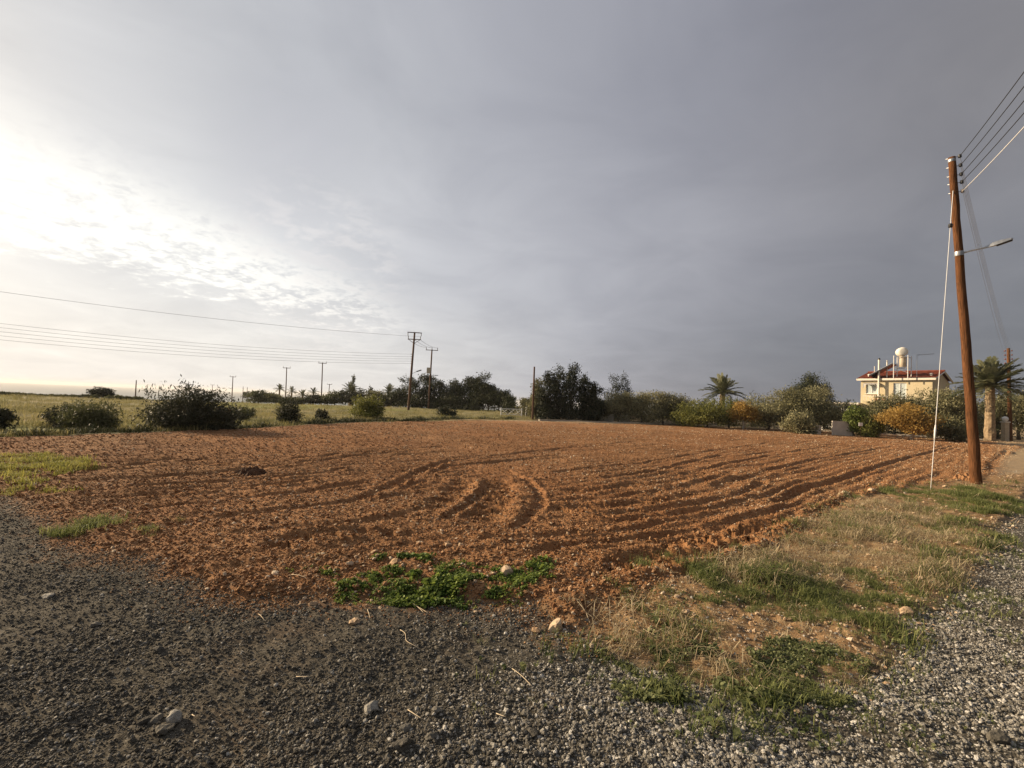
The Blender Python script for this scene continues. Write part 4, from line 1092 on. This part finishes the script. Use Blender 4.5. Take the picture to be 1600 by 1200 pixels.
# --- garden trees along the lane (left to right)
G = [ # px, depth, top, width px, material, kind, label, n
 (935, 51, 620, 44, 'leaf_olive', 'round', 'dull olive tree tucked against the dark conifers', 5000),
 (960, 60, 588, 20, 'leaf_dark', 'tall', 'left stem of the twin dark trees rising over the olive hedge', 3500),
 (979, 60, 587, 20, 'leaf_dark', 'tall', 'right stem of the twin dark trees rising over the olive hedge', 3500),
 (968, 49, 612, 46, 'leaf_silver', 'round', 'silvery olive tree below the twin dark trees', 6500),
 (1003, 48.5, 613, 44, 'leaf_silver', 'round', 'silvery olive tree next after the one below the twin dark trees', 6500),
 (1036, 48, 614, 46, 'leaf_silver', 'round', 'silvery olive tree midway between the twin dark trees and the date palm', 6500),
 (1068, 47.5, 617, 44, 'leaf_olive', 'round', 'darker olive tree left of the yellow green citrus', 6500),
 (1104, 44, 623, 66, 'leaf_green', 'bush', 'broad yellow green citrus tree reaching the ground below the date palm', 9000),
 (1140, 47, 622, 40, 'leaf_green', 'round', 'darker green tree between the citrus and the small orange tree', 5000),
 (1162, 43, 629, 34, 'leaf_orange', 'round', 'small tree with bright orange autumn leaves right of the citrus', 4200),
 (1200, 44, 610, 66, 'leaf_silver', 'round', 'large silvery olive tree right of the small orange tree', 9500),
 (1240, 43.5, 606, 72, 'leaf_olive', 'round', 'tallest broad olive tree in front of the dark crown', 10500),
 (1282, 43, 602, 58, 'leaf_silver', 'round', 'pale olive tree left of the white flat-roofed annex', 9000),
 (1250, 39, 643, 36, 'leaf_silver', 'bush', 'low grey shrub at the foot of the tallest olive tree', 4200),
 (1256, 52, 584, 44, 'leaf_cypress', 'round', 'dark rounded crown showing above the olive trees left of the house', 13000),
 (1290, 53, 595, 24, 'leaf_dark', 'round', 'smaller dark crown right of the dark rounded crown', 6000),
 (1318, 46, 628, 34, 'leaf_dark', 'round', 'dark green tree in front of the white annex', 4000),
 (1336, 38.5, 634, 26, 'leaf_lime', 'round', 'young lime green tree beside the pale panel', 3000),
 (1357, 38, 651, 28, 'leaf_green', 'bush', 'leafy green shrub with a white tag between the lime tree and the orange tree', 3200),
 (1372, 44, 617, 44, 'leaf_olive', 'round', 'grey olive tree below the balcony pots of the house', 6500),
 (1407, 44, 612, 50, 'leaf_olive', 'round', 'dense olive tree in front of the house wall', 7500),
 (1445, 43, 609, 52, 'leaf_silver', 'round', 'silvery olive tree at the right corner of the house', 8500),
 (1424, 36.5, 633, 62, 'leaf_orange', 'round', 'large orange leaved tree with pale forked trunk by the lane', 8500),
 (1482, 42, 608, 52, 'leaf_silver', 'round', 'wide silvery olive tree between the stay wire and the leaning pole', 9000),
 (1478, 37, 648, 40, 'leaf_olive', 'bush', 'low grey bush at the foot of the wide silvery olive', 4500),
 (1512, 43, 614, 40, 'leaf_olive', 'round', 'olive tree behind the leaning pole', 7000),
 (1560, 46, 612, 44, 'leaf_olive', 'round', 'dull olive tree behind the thick-trunked date palm', 6500),
 (1592, 45, 612, 46, 'leaf_silver', 'round', 'olive tree behind the pole by the gate', 6500),
 (948, 55, 622, 50, 'leaf_dark', 'bush', 'added dark-leaved bush behind the gap right of the dark conifers', 3500),  # dark-leaved second row added to stand for shade in the hedge gaps
 (1020, 54, 622, 60, 'leaf_cypress', 'bush', 'added dark-leaved bush behind the silvery olives below the twin dark trees', 3500),
 (1085, 54, 624, 60, 'leaf_cypress', 'bush', 'added dark-leaved bush behind the citrus and the darker olive', 3500),
 (1175, 50, 618, 60, 'leaf_cypress', 'bush', 'added dark-leaved bush behind the small orange tree', 4000),
 (1345, 50, 634, 70, 'leaf_dark', 'bush', 'added dark-leaved bush between the annex and the lime green tree', 4000),
 (1400, 47, 628, 70, 'leaf_dark', 'bush', 'added dark-leaved bush behind the large orange leaved tree', 4500),
 (1500, 46, 618, 70, 'leaf_cypress', 'bush', 'added dark-leaved bush behind the wide silvery olive and the leaning pole', 4500),
 (1575, 48, 618, 70, 'leaf_dark', 'bush', 'added dark-leaved bush behind the stout palm and the gate pillar', 4500),
 (1670, 45, 612, 56, 'leaf_silver', 'round', 'silvery olive tree beyond the end of the garden fence', 5000),
 (1730, 47, 610, 60, 'leaf_olive', 'round', 'olive tree standing far past the gate', 5000),
 (1800, 46, 612, 60, 'leaf_silver', 'bush', 'last bushy olive of the row past the gate', 5000),
 (1628, 44, 610, 50, 'leaf_olive', 'round', 'olive tree past the gate at the end of the hedge', 5000),
]
for i, (px, Y, top, wpx, m, kd, lb, n) in enumerate(G):
    tree_px('garden_tree', lb, 'tree', px, Y, top - 1.5, wpx * 1.42, m, kind=kd, leaf=.17, n=int(n * 1.25), seed=120 + i, skirt=.02 if kd == 'round' and m != 'leaf_orange' else (.14 if m == 'leaf_orange' else 0), group='garden trees along the lane',
            trunk_m='pale_bark' if m in ('leaf_orange',) else 'bark', trunk_r=.11 if m == 'leaf_orange' else None)
palm_px('date palm with arching fronds rising alone behind the citrus and olive trees', 1129, 54, 614, 38, 32, .3, 57, None, leaflets=26, droop=.85)
# thick trunked palm by the gate
pp = at(1547, 603, 38.6); zb = hz(pp.x, 38.6)
palm('palm_tree', 'stout date palm with thick diamond-scarred trunk left of the gate pole', pp.x, 38.6, pp.z, pp.z - zb, 58 * 38.6 / FPX, 50, .31, None, 58, leaflets=28, droop=.85)

# ------------------------------------------------------------------ house
Ya = 60.0
A = at(1345, 600, Ya); al = Vector((.60, -.80, 0)).normalized(); bk = Vector((.80, .60, 0)).normalized()
HL, HD = 6.9, 7.4
eave = at(1345, 593, Ya).z; hbase = hz(A.x, Ya)
A0 = Vector((A.x, A.y, hbase))
house = empty('house', A0, 'cream two-storey house with red tiled roof behind the olive trees', 'house')
def hp(u, v, zz): return A0 + al * u + bk * v + Vector((0, 0, zz - hbase))
HR = Matrix((al, bk, (0, 0, 1))).transposed()
# walls with window openings on the front
def wall_with_openings(u0, u1, z0, z1, ops, th=.25):
    mb = MB(); us = sorted({u0, u1, *[o_[0] for o_ in ops], *[o_[1] for o_ in ops]}); zs = sorted({z0, z1, *[o_[2] for o_ in ops], *[o_[3] for o_ in ops]})
    for i in range(len(us) - 1):
        for j in range(len(zs) - 1):
            um, zm = (us[i] + us[i + 1]) / 2, (zs[j] + zs[j + 1]) / 2
            if any(o_[0] < um < o_[1] and o_[2] < zm < o_[3] for o_ in ops): continue
            mb.box(hp(um, th / 2, zm), (us[i + 1] - us[i], th, zs[j + 1] - zs[j]), HR)
    return mb
ops = [(.55, 1.75, eave - 1.75, eave - .55), (3.3, 4.55, eave - 2.35, eave - .45)]
fw_ = wall_with_openings(0, HL, hbase - .3, eave, ops)
fw_.box(hp(.125, HD / 2 + .126, (hbase - .3 + eave) / 2), (.25, HD - .252, eave - hbase + .3), HR)
fw_.box(hp(HL - .125, HD / 2 + .126, (hbase - .3 + eave) / 2), (.25, HD - .252, eave - hbase + .3), HR)
fw_.box(hp(HL / 2, HD + .126, (hbase - .3 + eave) / 2), (HL, .25, eave - hbase + .3), HR)
ridge = at(1380, 584.5, Ya + 2.6).z
for u_ in (.003, HL - .253):   # gable triangles
    v_ = [hp(u_, .1, eave), hp(u_, HD, eave), hp(u_, HD / 2, ridge - .15), hp(u_ + .25, .1, eave), hp(u_ + .25, HD, eave), hp(u_ + .25, HD / 2, ridge - .15)]
    fw_.add(v_, [(0, 1, 2), (5, 4, 3), (0, 3, 4, 1), (1, 4, 5, 2), (2, 5, 3, 0)])
fw_.build('wall', 'render_cream', house)
# roof: two slopes with rolled tile courses
def slope(sgn):
    mb = MB(); nu, ov = 60, .35
    e0 = -ov if sgn > 0 else HD + ov
    rise = (ridge - eave) / (HD / 2)
    z_e = eave + .12 - rise * ov * .3
    nv = 9; V = []; F = []
    for j in range(nv + 1):
        for s2 in (0, 1):
            t = min(1, (j + s2 * .98) / nv) if j < nv else 1
            if j == nv and s2: continue
            v = e0 + (HD / 2 - e0) * t; zz = z_e + (ridge + .1 - z_e) * t + (.045 if s2 == 0 else .0)
            for i in range(nu * 2 + 1):
                u_ = -ov + (HL + 2 * ov) * i / (nu * 2)
                V.append(hp(u_, v, zz + .035 * (i % 2)))
    rows = len(V) // (nu * 2 + 1); k = nu * 2 + 1
    F = [(r0 * k + i, r0 * k + i + 1, (r0 + 1) * k + i + 1, (r0 + 1) * k + i) for r0 in range(rows - 1) for i in range(k - 1)]
    if sgn < 0: F = [f[::-1] for f in F]
    return mb.add(V, F)
rf = slope(1).build('roof', 'roof_tile', house)
slope(-1).build('roof', 'roof_tile', house)
MB().tube([hp(-.36, HD / 2, ridge + .12), hp(HL + .36, HD / 2, ridge + .12)], .13, 8).build('ridge_cap', 'roof_tile', house)
MB().box(hp(HL / 2, -.24, eave - .02), (HL + .72, .22, .24), HR).build('fascia', 'fascia', house)
for u_ in (-.30, HL + .30):                       # verge boards up the gables
    mb = MB()
    for v0, v1, z0, z1 in ((-.35, HD / 2, eave + .0, ridge + .02), (HD + .35, HD / 2, eave + .0, ridge + .02)):
        P0, P1 = hp(u_, v0, z0), hp(u_, v1, z1)
        mb.tube([P0, P1], .11, 4)
    mb.build('verge_board', 'fascia', house)
def window(u0, u1, z0, z1, shut):
    wd = MB()
    for (a_, b_, c_, d_) in ((u0, u1, z0, z0 + .07), (u0, u1, z1 - .07, z1), (u0, u0 + .07, z0 + .07, z1 - .07), (u1 - .07, u1, z0 + .07, z1 - .07), ((u0 + u1) / 2 - .03, (u0 + u1) / 2 + .03, z0 + .07, z1 - .07)):
        wd.box(hp((a_ + b_) / 2, .10, (c_ + d_) / 2), (b_ - a_ - .004, .07, d_ - c_), HR)
    f = wd.build('window', 'white_paint', house)
    MB().box(hp((u0 + u1) / 2, .13, (z0 + z1) / 2), (u1 - u0 - .15, .02, z1 - z0 - .15), HR).build('pane', 'shutter' if shut else 'glass', f)
    MB().box(hp((u0 + u1) / 2, -.06, z0 - .05), (u1 - u0 + .2, .2, .08), HR).build('sill', 'fascia', f)
    return f
w1 = window(.55, 1.75, eave - 1.75, eave - .55, True); w2 = window(3.3, 4.55, eave - 2.35, eave - .45, True)
# folded awning over the left window
aw = MB(); u0, u1 = .35, 1.95; za = eave - .42
V = []; nn_ = 10
for i in range(nn_ + 1):
    u_ = u0 + (u1 - u0) * i / nn_
    V += [hp(u_, -.02, za), hp(u_, -.35 - .02 * (i % 2), za - .12), hp(u_, -.5, za - (.62 if i in (0, 1, nn_ - 1, nn_) else .24))]
aw.add(V, [(i * 3 + j, i * 3 + 3 + j, i * 3 + 4 + j, i * 3 + 1 + j) for i in range(nn_) for j in range(2)]).build('awning', 'tarp', house)
# balcony with pots on the left front
bz = eave - 2.75
bal = MB().box(hp(1.9, -.72, bz), (2.6, 1.4, .18), HR).build('balcony', 'render_cream', house)
for i in range(9): MB().tube([hp(.75 + .29 * i, -1.36, bz + .09), hp(.75 + .29 * i, -1.36, bz + .62)], .02, 5).build('baluster', 'white_paint', bal)
MB().box(hp(1.9, -1.36, bz + .65), (2.5, .07, .06), HR).build('rail', 'white_paint', bal)
for i, (u_, hh) in enumerate(((1.9, .26), (2.3, .3), (2.72, .26))):
    c0 = hp(u_, -1.15, bz + .09)
    pt = empty('flower_pot', c0, ['terracotta flower pot on the balcony beside the chimney pipe', 'middle terracotta flower pot of three on the balcony', 'terracotta flower pot at the right end of the balcony'][i], 'flower pot', 'balcony flower pots')
    MB().lathe(c0, [(.10, 0), (.14, hh * .8), (.16, hh * .82), (.16, hh), (.12, hh)], 10).build('pot', 'terracotta', pt)
    rnd = np.random.RandomState(i); cs = np.array(c0) + np.array([0, 0, hh + .22]) + rnd.normal(0, .08, (12, 3))
    V, F, t3 = leaves(rnd, cs, 14, np.array([.05, .05, .06]), .12); leaf_obj('plant', V, F, t3, 'leaf_orange', pt)
# chimney pipes on the roof front
def pipe(u_, v_, z0, z1, r_, m='tank_white', cap=True):
    mb = MB().tube([hp(u_, v_, z0), hp(u_, v_, z1)], r_, 8); o_ = mb.build('chimney_pipe', m, house)
    if cap: MB().lathe(hp(u_, v_, z1 - .02), [(r_ * 1.3, 0), (r_ * 1.5, .05), (r_ * 1.2, .14), (r_ * .5, .2)], 8).build('cowl', 'lamp_dark', o_)
top1 = at(1374, 563, Ya - 1).z
pipe(1.98, -.44, bz + .09, top1, .10); pipe(2.62, .15, eave + .02, at(1380, 566, Ya).z, .065, cap=False)
pipe(.75, 2.3, eave + .5, at(1363, 571, Ya).z, .04, cap=False)
for u_ in (.35, HL - .55):                        # roof vents
    MB().lathe(hp(u_ + .25, .9, eave + .3), [(.12, 0), (.12, .28), (.17, .30), (.17, .38), (.05, .44)], 8).build('roof_vent', 'tank_white', house)
# lower white annex on the left
annex = empty('annex', hp(-2.2, .5, hbase), 'low white flat-roofed annex at the left side of the house', 'annex')
za = at(1325, 629, 56).z
MB().box(hp(-1.9, .9, (hbase + za) / 2 - .1), (3.6, 3.0, za - hbase), HR).build('wall', 'wall_white', annex)
MB().box(hp(-1.9, .7, za + .02), (4.1, 3.8, .22), HR).build('roof', 'fascia', annex)
# solar water heater on the roof
hb = hp(4.9, 1.2, eave + .55)
heater = empty('water_heater', hb, 'solar water heater with white drum and tan tank on the red roof', 'water heater')
Ch = Vector(at(1409, 550, 56.5)); fx = lambda u_, v_, zz: Ch + al * u_ + bk * v_ + Vector((0, 0, zz))
roofz = lambda v_: eave + .12 + (ridge - eave) * min(1, v_ / (HD / 2))
# drum lying front to back
ad = (bk * .9 + al * -.43).normalized()
MB().lathe(Ch - ad * .65, [(.26, 0), (.47, .05), (.52, .15), (.52, 1.12), (.47, 1.24), (.26, 1.3)], 18, ad).build('drum', 'tank_white', heater, True)
MB().lathe(fx(.10, 0, -1.80), [(.33, 0), (.36, .04), (.36, 1.22), (.33, 1.28)], 16).build('tank', 'tank_tan', heater, True)
for (u_, v_) in ((-.62, -.5), (.72, -.5), (-.62, .8), (.72, .8)):
    P1 = fx(u_, v_, -.45); rel = P1 - A0; vv = rel.dot(bk)
    MB().tube([P1, Vector((P1.x, P1.y, roofz(vv) + .0))], .045, 6).build('frame_leg', 'white_paint', heater)
for v_ in (-.5, .8):
    for zz in (-.62, -1.86):
        MB().tube([fx(-.62, v_, zz), fx(.72, v_, zz)], .035, 6).build('frame_rail', 'steel', heater)
MB().tube([fx(-.62, -.5, -1.9), fx(.72, -.5, -2.5)], .03, 5).build('frame_brace', 'steel', heater)
MB().tube([fx(.72, -.5, -1.9), fx(-.62, -.5, -2.5)], .03, 5).build('frame_brace', 'steel', heater)
# collector panel sloping left from the frame
pv = [fx(-.75, -.5, -1.35), fx(-.75, 1.2, -1.35), fx(-3.1, 1.2, -2.78), fx(-3.1, -.5, -2.78)]
dn_ = Vector((0, 0, -.10))
MB().add(pv + [p + dn_ for p in pv], [(0, 1, 2, 3), (7, 6, 5, 4), (0, 4, 5, 1), (1, 5, 6, 2), (2, 6, 7, 3), (3, 7, 4, 0)]).build('collector_panel', 'collector', heater)
for a_, b_ in ((0, 3), (1, 2)):
    MB().tube([pv[a_] + Vector((0, 0, .03)), pv[b_] + Vector((0, 0, .03))], .04, 5).build('panel_edge', 'steel', heater)
# aerial
ap = fx(1.35, .3, 0); vv = (ap - A0).dot(bk)
aerial = empty('aerial', (ap.x, ap.y, roofz(vv)), 'thin television aerial right of the water heater on the roof', 'aerial')
MB().tube([(ap.x, ap.y, roofz(vv) - .02), (ap.x, ap.y, Ch.z - .3)], .025, 5).build('mast', 'steel', aerial)
MB().tube([Vector((ap.x, ap.y, Ch.z - .4)), Vector((ap.x, ap.y, Ch.z - .35)) + al * 1.5], .02, 5).build('boom', 'lamp_dark', aerial)
for i in range(6):
    q = Vector((ap.x, ap.y, Ch.z - .4)) + al * (.2 + .25 * i) + Vector((0, 0, .01 * i))
    MB().tube([q - bk * .25 - Vector((0, 0, .12)), q + bk * .25 + Vector((0, 0, .12))], .012, 4).build('element', 'lamp_dark', aerial)

# ------------------------------------------------------------------ boundary: gate pillar, fence, panels, white gate
qx, qy = ground(1570.5, 689.5); qz = hz(qx, qy)
gp_ = empty('gate_pillar', (qx, qy, qz), 'pale stone gate pillar topped by a white globe lamp', 'pillar')
ph_ = at(1570.5, 659, qy).z - qz
MB().box((qx, qy, qz + ph_ / 2 - .05), (.36, .36, ph_)).build('post', 'pillar_stone', gp_)
MB().box((qx, qy, qz + ph_ - .02), (.46, .46, .09)).build('cap', 'fascia', gp_)
MB().sphere((qx, qy, qz + ph_ + .24), .22).build('globe', 'white_paint', gp_, True)
MB().lathe((qx, qy, qz + ph_ + .02), [(.08, 0), (.05, .06)], 10).build('lamp_neck', 'lamp_dark', gp_)
# wire fence: every post is a post of the fence, with wire between
lane_edge = [(1195, 668.5), (1240, 671), (1290, 674), (1332, 676), (1371, 678.5), (1412, 681), (1452, 683), (1498, 686), (1549, 689)]
fpts = [Vector((*ground(a_, b_ - 1.0), 0)) for a_, b_ in lane_edge]
for p in fpts: p.z = hz(p.x, p.y)
fence = empty('wire_fence', fpts[0], 'thin wire fence with slim posts between the lane and the garden trees', 'fence')
for p in fpts: MB().tube([p - Vector((0, 0, .1)), p + Vector((0, 0, 1.45))], .03, 6).build('fence_post', 'wall_panel', fence)
for zz in (.3, .7, 1.1, 1.4):
    MB().tube([p + Vector((0, 0, zz)) for p in fpts], .006, 4).build('fence_wire', 'steel', fence)
# low kerb wall along the lane
kp = [ground(*q) for q in ((842, 657.6), (905, 659.0), (1030, 662.8), (1120, 666), (1200, 669.4), (1300, 675.2), (1400, 681.0), (1500, 687.2), (1556, 690.6))]
for i in range(len(kp) - 1):
    a_, b_ = Vector((*kp[i], 0)), Vector((*kp[i + 1], 0)); L_ = (b_ - a_).length; m_ = (a_ + b_) / 2; zz = min(hz(*kp[i]), hz(*kp[i + 1]))
    if i == 0:
        kerb = empty('kerb', (m_.x, m_.y, zz), 'pale low concrete kerb along the lane at the far side of the field', 'kerb')
    MB().box((m_.x, m_.y, zz + .0), (L_ - .02, .2, .26), Matrix.Rotation(math.atan2((b_ - a_).y, (b_ - a_).x), 3, 'Z')).build('kerb_stone', 'concrete', kerb)
def panel(name, label, cat, px0, px1, py0, py1, Y, th, m, frame=True):
    a_ = at(px0, py1, Y); b_ = at(px1, py1, Y); t_ = at(px0, py0, Y).z; zb_ = hz((a_.x + b_.x) / 2, Y); cx = (a_.x + b_.x) / 2
    e = empty(name, (cx, Y, zb_), label, cat)
    w_ = b_.x - a_.x; z0 = at((px0 + px1) / 2, py1, Y).z
    z0 = zb_ - .05
    MB().box((cx, Y, (z0 + t_) / 2), (w_, th, t_ - z0)).build('board', m, e)
    if frame:
        for sx_ in (-1, 1):
            MB().box((cx + sx_ * (w_ / 2 + .04), Y, (zb_ - .1 + t_) / 2), (.07, th + .06, t_ - zb_ + .16)).build('frame_post', 'concrete', e)
        MB().box((cx, Y, t_ + .035), (w_ + .22, th + .1, .06)).build('top_rail', 'fascia', e)
    return e
panel('board_fence', 'pale rectangular board panel between the lime green tree and the small white block', 'fence', 1300, 1334, 657.5, 675, 38.6, .12, 'wall_panel', False)
panel('concrete_block', 'small pale block left of the larger board panel under the olives', 'block', 1264, 1281, 664, 675, 39.4, .3, 'wall_panel', False)
# white shed post and roof glimpsed between olives
shp = at(1285.5, 672, 46.5); zb_ = hz(shp.x, 46.5)
shed = empty('garden_shelter', (shp.x, 46.5, zb_), 'white post and roof edge of an open garden shelter behind the panels', 'shelter')
zt = at(1285, 636, 46.5).z
MB().box((shp.x, 46.5, (zb_ + zt) / 2 - .05), (.17, .17, zt - zb_ + .1)).build('post', 'wall_white', shed)
MB().box((shp.x + 2.6, 46.5, (zb_ + zt) / 2 - .05), (.17, .17, zt - zb_ + .1)).build('post', 'wall_white', shed)
MB().box((shp.x + 1.3, 47.4, zt + .08), (3.4, 2.6, .14)).build('roof', 'wall_white', shed)
MB().box((shp.x + .55, 46.4, at(1297, 654, 46.5).z), (1.3, .3, .16)).build('bench', 'wall_white', shed)
# little white tag on a shrub
tg = at(1345, 663, 37.4); o = MB().box(tg, (.30, .03, .26)).build('plant_tag', 'white_paint', None, loc=tg); tag(o, 'small white tag hanging on the leafy green shrub by the fence', 'tag')
zz = hz(tg.x, tg.y); MB().tube([(tg.x, tg.y + .03, zz - .1), (tg.x, tg.y + .03, tg.z + .1)], .012, 5).build('stake', 'far_wood', o).location = (0, 0, 0)

# white gate by the conifers
gY = 56.0
g0, g1 = at(782.5, 650, gY), at(815, 651, gY); gz0 = hz((g0.x + g1.x) / 2, gY); gt = at(798, 639, gY).z
gate = empty('white_gate', ((g0.x + g1.x) / 2, gY, gz0), 'white metal gate with crossed bracing left of the dark conifers', 'gate')
for X in (g0.x, g1.x): MB().tube([(X, gY, gz0 - .1), (X, gY, gt + .12)], .06, 7).build('gate_post', 'white_paint', gate)
for zq in (gz0 + .15, gt): MB().tube([(g0.x, gY, zq), (g1.x, gY, zq)], .035, 6).build('gate_rail', 'white_paint', gate)
for k in range(3):
    xa, xb = g0.x + (g1.x - g0.x) * k / 3, g0.x + (g1.x - g0.x) * (k + 1) / 3
    MB().tube([(xa, gY - .03, gz0 + .15), (xb, gY - .03, gt)], .028, 5).build('cross_brace', 'white_paint', gate)
    MB().tube([(xb, gY + .03, gz0 + .15), (xa, gY + .03, gt)], .028, 5).build('cross_brace', 'white_paint', gate)
s0, s1 = at(821, 652, gY - 3), at(831.5, 652, gY - 3); st = at(826, 636, gY - 3).z; sz0 = hz((s0.x + s1.x) / 2, gY - 3)
meter = empty('meter_frame', ((s0.x + s1.x) / 2, gY - 3, sz0), 'white frame with a small cabinet door beside the white gate', 'cabinet')
for X in (s0.x, s1.x): MB().tube([(X, gY - 3, sz0 - .1), (X, gY - 3, st)], .04, 6).build('frame_post', 'white_paint', meter)
for zq in (st - .02, sz0 + (st - sz0) * .45): MB().tube([(s0.x, gY - 3, zq), (s1.x, gY - 3, zq)], .03, 6).build('frame_rail', 'white_paint', meter)
MB().box((s0.x + .12, gY - 3.08, st - .35), (.28, .1, .5)).build('cabinet', 'fascia', meter)
# pale wall bits seen between trunks left of the citrus
panel('low_wall', 'low pale wall glimpsed under the olive trees right of the dark conifers', 'wall', 925, 958, 646, 657, 51.5, .25, 'wall_white', False)
panel('low_wall', 'short pale wall glimpsed below the silvery olives', 'wall', 968, 984, 648, 658, 50.5, .25, 'wall_white', False)
# dark car by the gate is only a dark shape past the pole: left to the dark hedge

# ------------------------------------------------------------------ single stones and stems on the ground
ST = [(540, 858, .10), (616, 887, .13), (700, 860, .09), (585, 868, .08), (545, 892, .09), (720, 858, .07), (655, 852, .09), (605, 843, .08), (790, 905, .14), (770, 908, .08), (1072, 962, .08),
      (870, 978, .13), (838, 982, .09), (553, 973, .10), (490, 943, .08), (985, 926, .05), (1057, 940, .06), (865, 936, .06), (1130, 915, .04), (1402, 855, .10), (1362, 771, .16), (1320, 776, .14), (1477, 763, .12),
      (590, 880, .06), (632, 870, .06), (1405, 945, .10), (1415, 958, .12), (690, 835, .07), (835, 850, .05), (430, 905, .07), (1260, 950, .05)]
SG = [(230, 963, .07), (247, 1015, .08), (243, 1120, .06), (228, 1120, .07), (272, 1122, .09), (258, 1137, .08), (628, 1172, .09), (680, 1120, .06), (580, 1104, .07), (635, 1142, .06), (540, 1128, .05), (75, 930, .08),
      (60, 985, .05), (148, 972, .07), (1125, 1105, .05), (832, 1150, .06), (1560, 1160, .11), (820, 1120, .05), (408, 1092, .05), (672, 1160, .07)]
def single_stones(lst, m, label, group, seed, nm):
    protos = [o_.data for o_ in stone_src(nm, m, 6, .62, seed, 2)]
    for i, (px, py, s_) in enumerate(lst):
        x, y = ground(px, py); o_ = bpy.data.objects.new(nm, protos[i % 6]); C.objects.link(o_)
        o_.location = (x, y, hz(x, y) + s_ * .12); o_.rotation_euler = (random.uniform(-.3, .3), random.uniform(-.3, .3), random.uniform(0, 6.28)); o_.scale = (s_,) * 3
        tag(o_, label(x, y) if callable(label) else label, 'stone', group)
def near(key, x, y, d): return float(sdist(PATCH[key], np.array([x]), np.array([y]))[0]) > -d
def soil_label(x, y):
    if near('lush', x, y, .25): return 'pale buff stone lying beside the bright green leafy weeds'
    if x > 6 and near('straw', x, y, 3) and y > 8: return 'pale buff stone on the field edge near the stay wire'
    if near('mid', x, y, .5) or near('straw', x, y, .1) or near('straw2', x, y, .3): return 'pale buff stone lying in the dry grass of the verge'
    if x < .3 and y > 4.4: return 'pale buff stone lying on red soil above the bright green weeds'
    return 'pale buff stone lying on the strip between weeds, soil and gravel'
single_stones(ST, 'pale_stone', soil_label, 'stones on the soil', 41, 'field_stone')
def gravel_label(x, y):
    cx, cy = ground(250, 1126)
    if math.hypot(x - cx, y - cy) < .2: return 'grey stone of the small cluster lying together on the dark gravel'
    return 'single grey stone lying on the fine dark gravel' if x < -.2 else 'single grey stone lying on the pale coarse gravel'
single_stones(SG, 'gravel_stone', gravel_label, 'stones on the gravel', 43, 'track_stone')
stems = [[(625, 987), (635, 994), (632, 1004), (640, 1012), (658, 1016)], [(637, 1113), (648, 1124), (660, 1130)], [(404, 961), (408, 968), (414, 972)], [(574, 955), (576, 962), (578, 970)],
         [(623, 935), (650, 946), (672, 960)], [(640, 938), (655, 950), (662, 958)], [(537, 825), (550, 832), (566, 837)], [(900, 950), (915, 962), (922, 976)], [(980, 980), (1000, 992), (1012, 1004)],
         [(1005, 985), (1022, 1000), (1040, 1002)], [(775, 1122), (790, 1132)], [(300, 1118), (305, 1124)], [(800, 1045), (815, 1060), (832, 1078)], [(463, 1056), (485, 1061)], [(1570, 1158), (1580, 1170)],
         [(186, 800), (196, 804), (208, 807)], [(40, 752), (46, 758)], [(455, 905), (468, 912), (482, 915)], [(1240, 932), (1265, 935), (1300, 945)], [(1025, 812), (1045, 820)]]
for i, ps in enumerate(stems):
    pts = [];
    for j, (px, py) in enumerate(ps):
        x, y = ground(px, py); pts.append(Vector((x, y, hz(x, y) + .012 + .012 * (j % 2))))
    pts = [pts[k].lerp(pts[min(k + 1, len(pts) - 1)], f) for k in range(len(pts) - 1) for f in (0, .33, .66)] + [pts[-1]]
    for _ in range(3): pts = [pts[0]] + [(pts[k - 1] + pts[k] * 2 + pts[k + 1]) / 4 for k in range(1, len(pts) - 1)] + [pts[-1]]
    o_ = MB().tube(pts, [.0022] * (len(pts) - 1) + [.0012], 5).build('dry_stem', 'straw_stem', None, True, loc=pts[0])
    df_, dv_ = zones(np.array([pts[0].x]), np.array([pts[0].y]))
    tag(o_, 'pale dry plant stem lying on the ' + ('red ploughed soil' if df_[0] > .05 else 'grassy verge' if dv_[0] > 0 else 'grey gravel track'), 'stem', 'dry stems on the ground')

# ------------------------------------------------------------------ haze
m_, t_ = mat('haze_air')
pv_ = t_.n('ShaderNodeVolumePrincipled', {'Color': (.93, .93, .92, 1), 'Density': 0.00017, 'Anisotropy': .2})
om = t_.n('ShaderNodeOutputMaterial'); t_.t.links.new(pv_.outputs[0], om.inputs['Volume'])
hzb = MB().box((0, 0, -9.5), (19600, 19600, 55)).build('haze', 'haze_air', None)
hzb['kind'] = 'stuff'; hzb['label'] = 'thin pale haze over the land and the sea'; hzb['category'] = 'haze'
for o_ in bpy.data.objects:
    if '_org' in o_: del o_['_org']
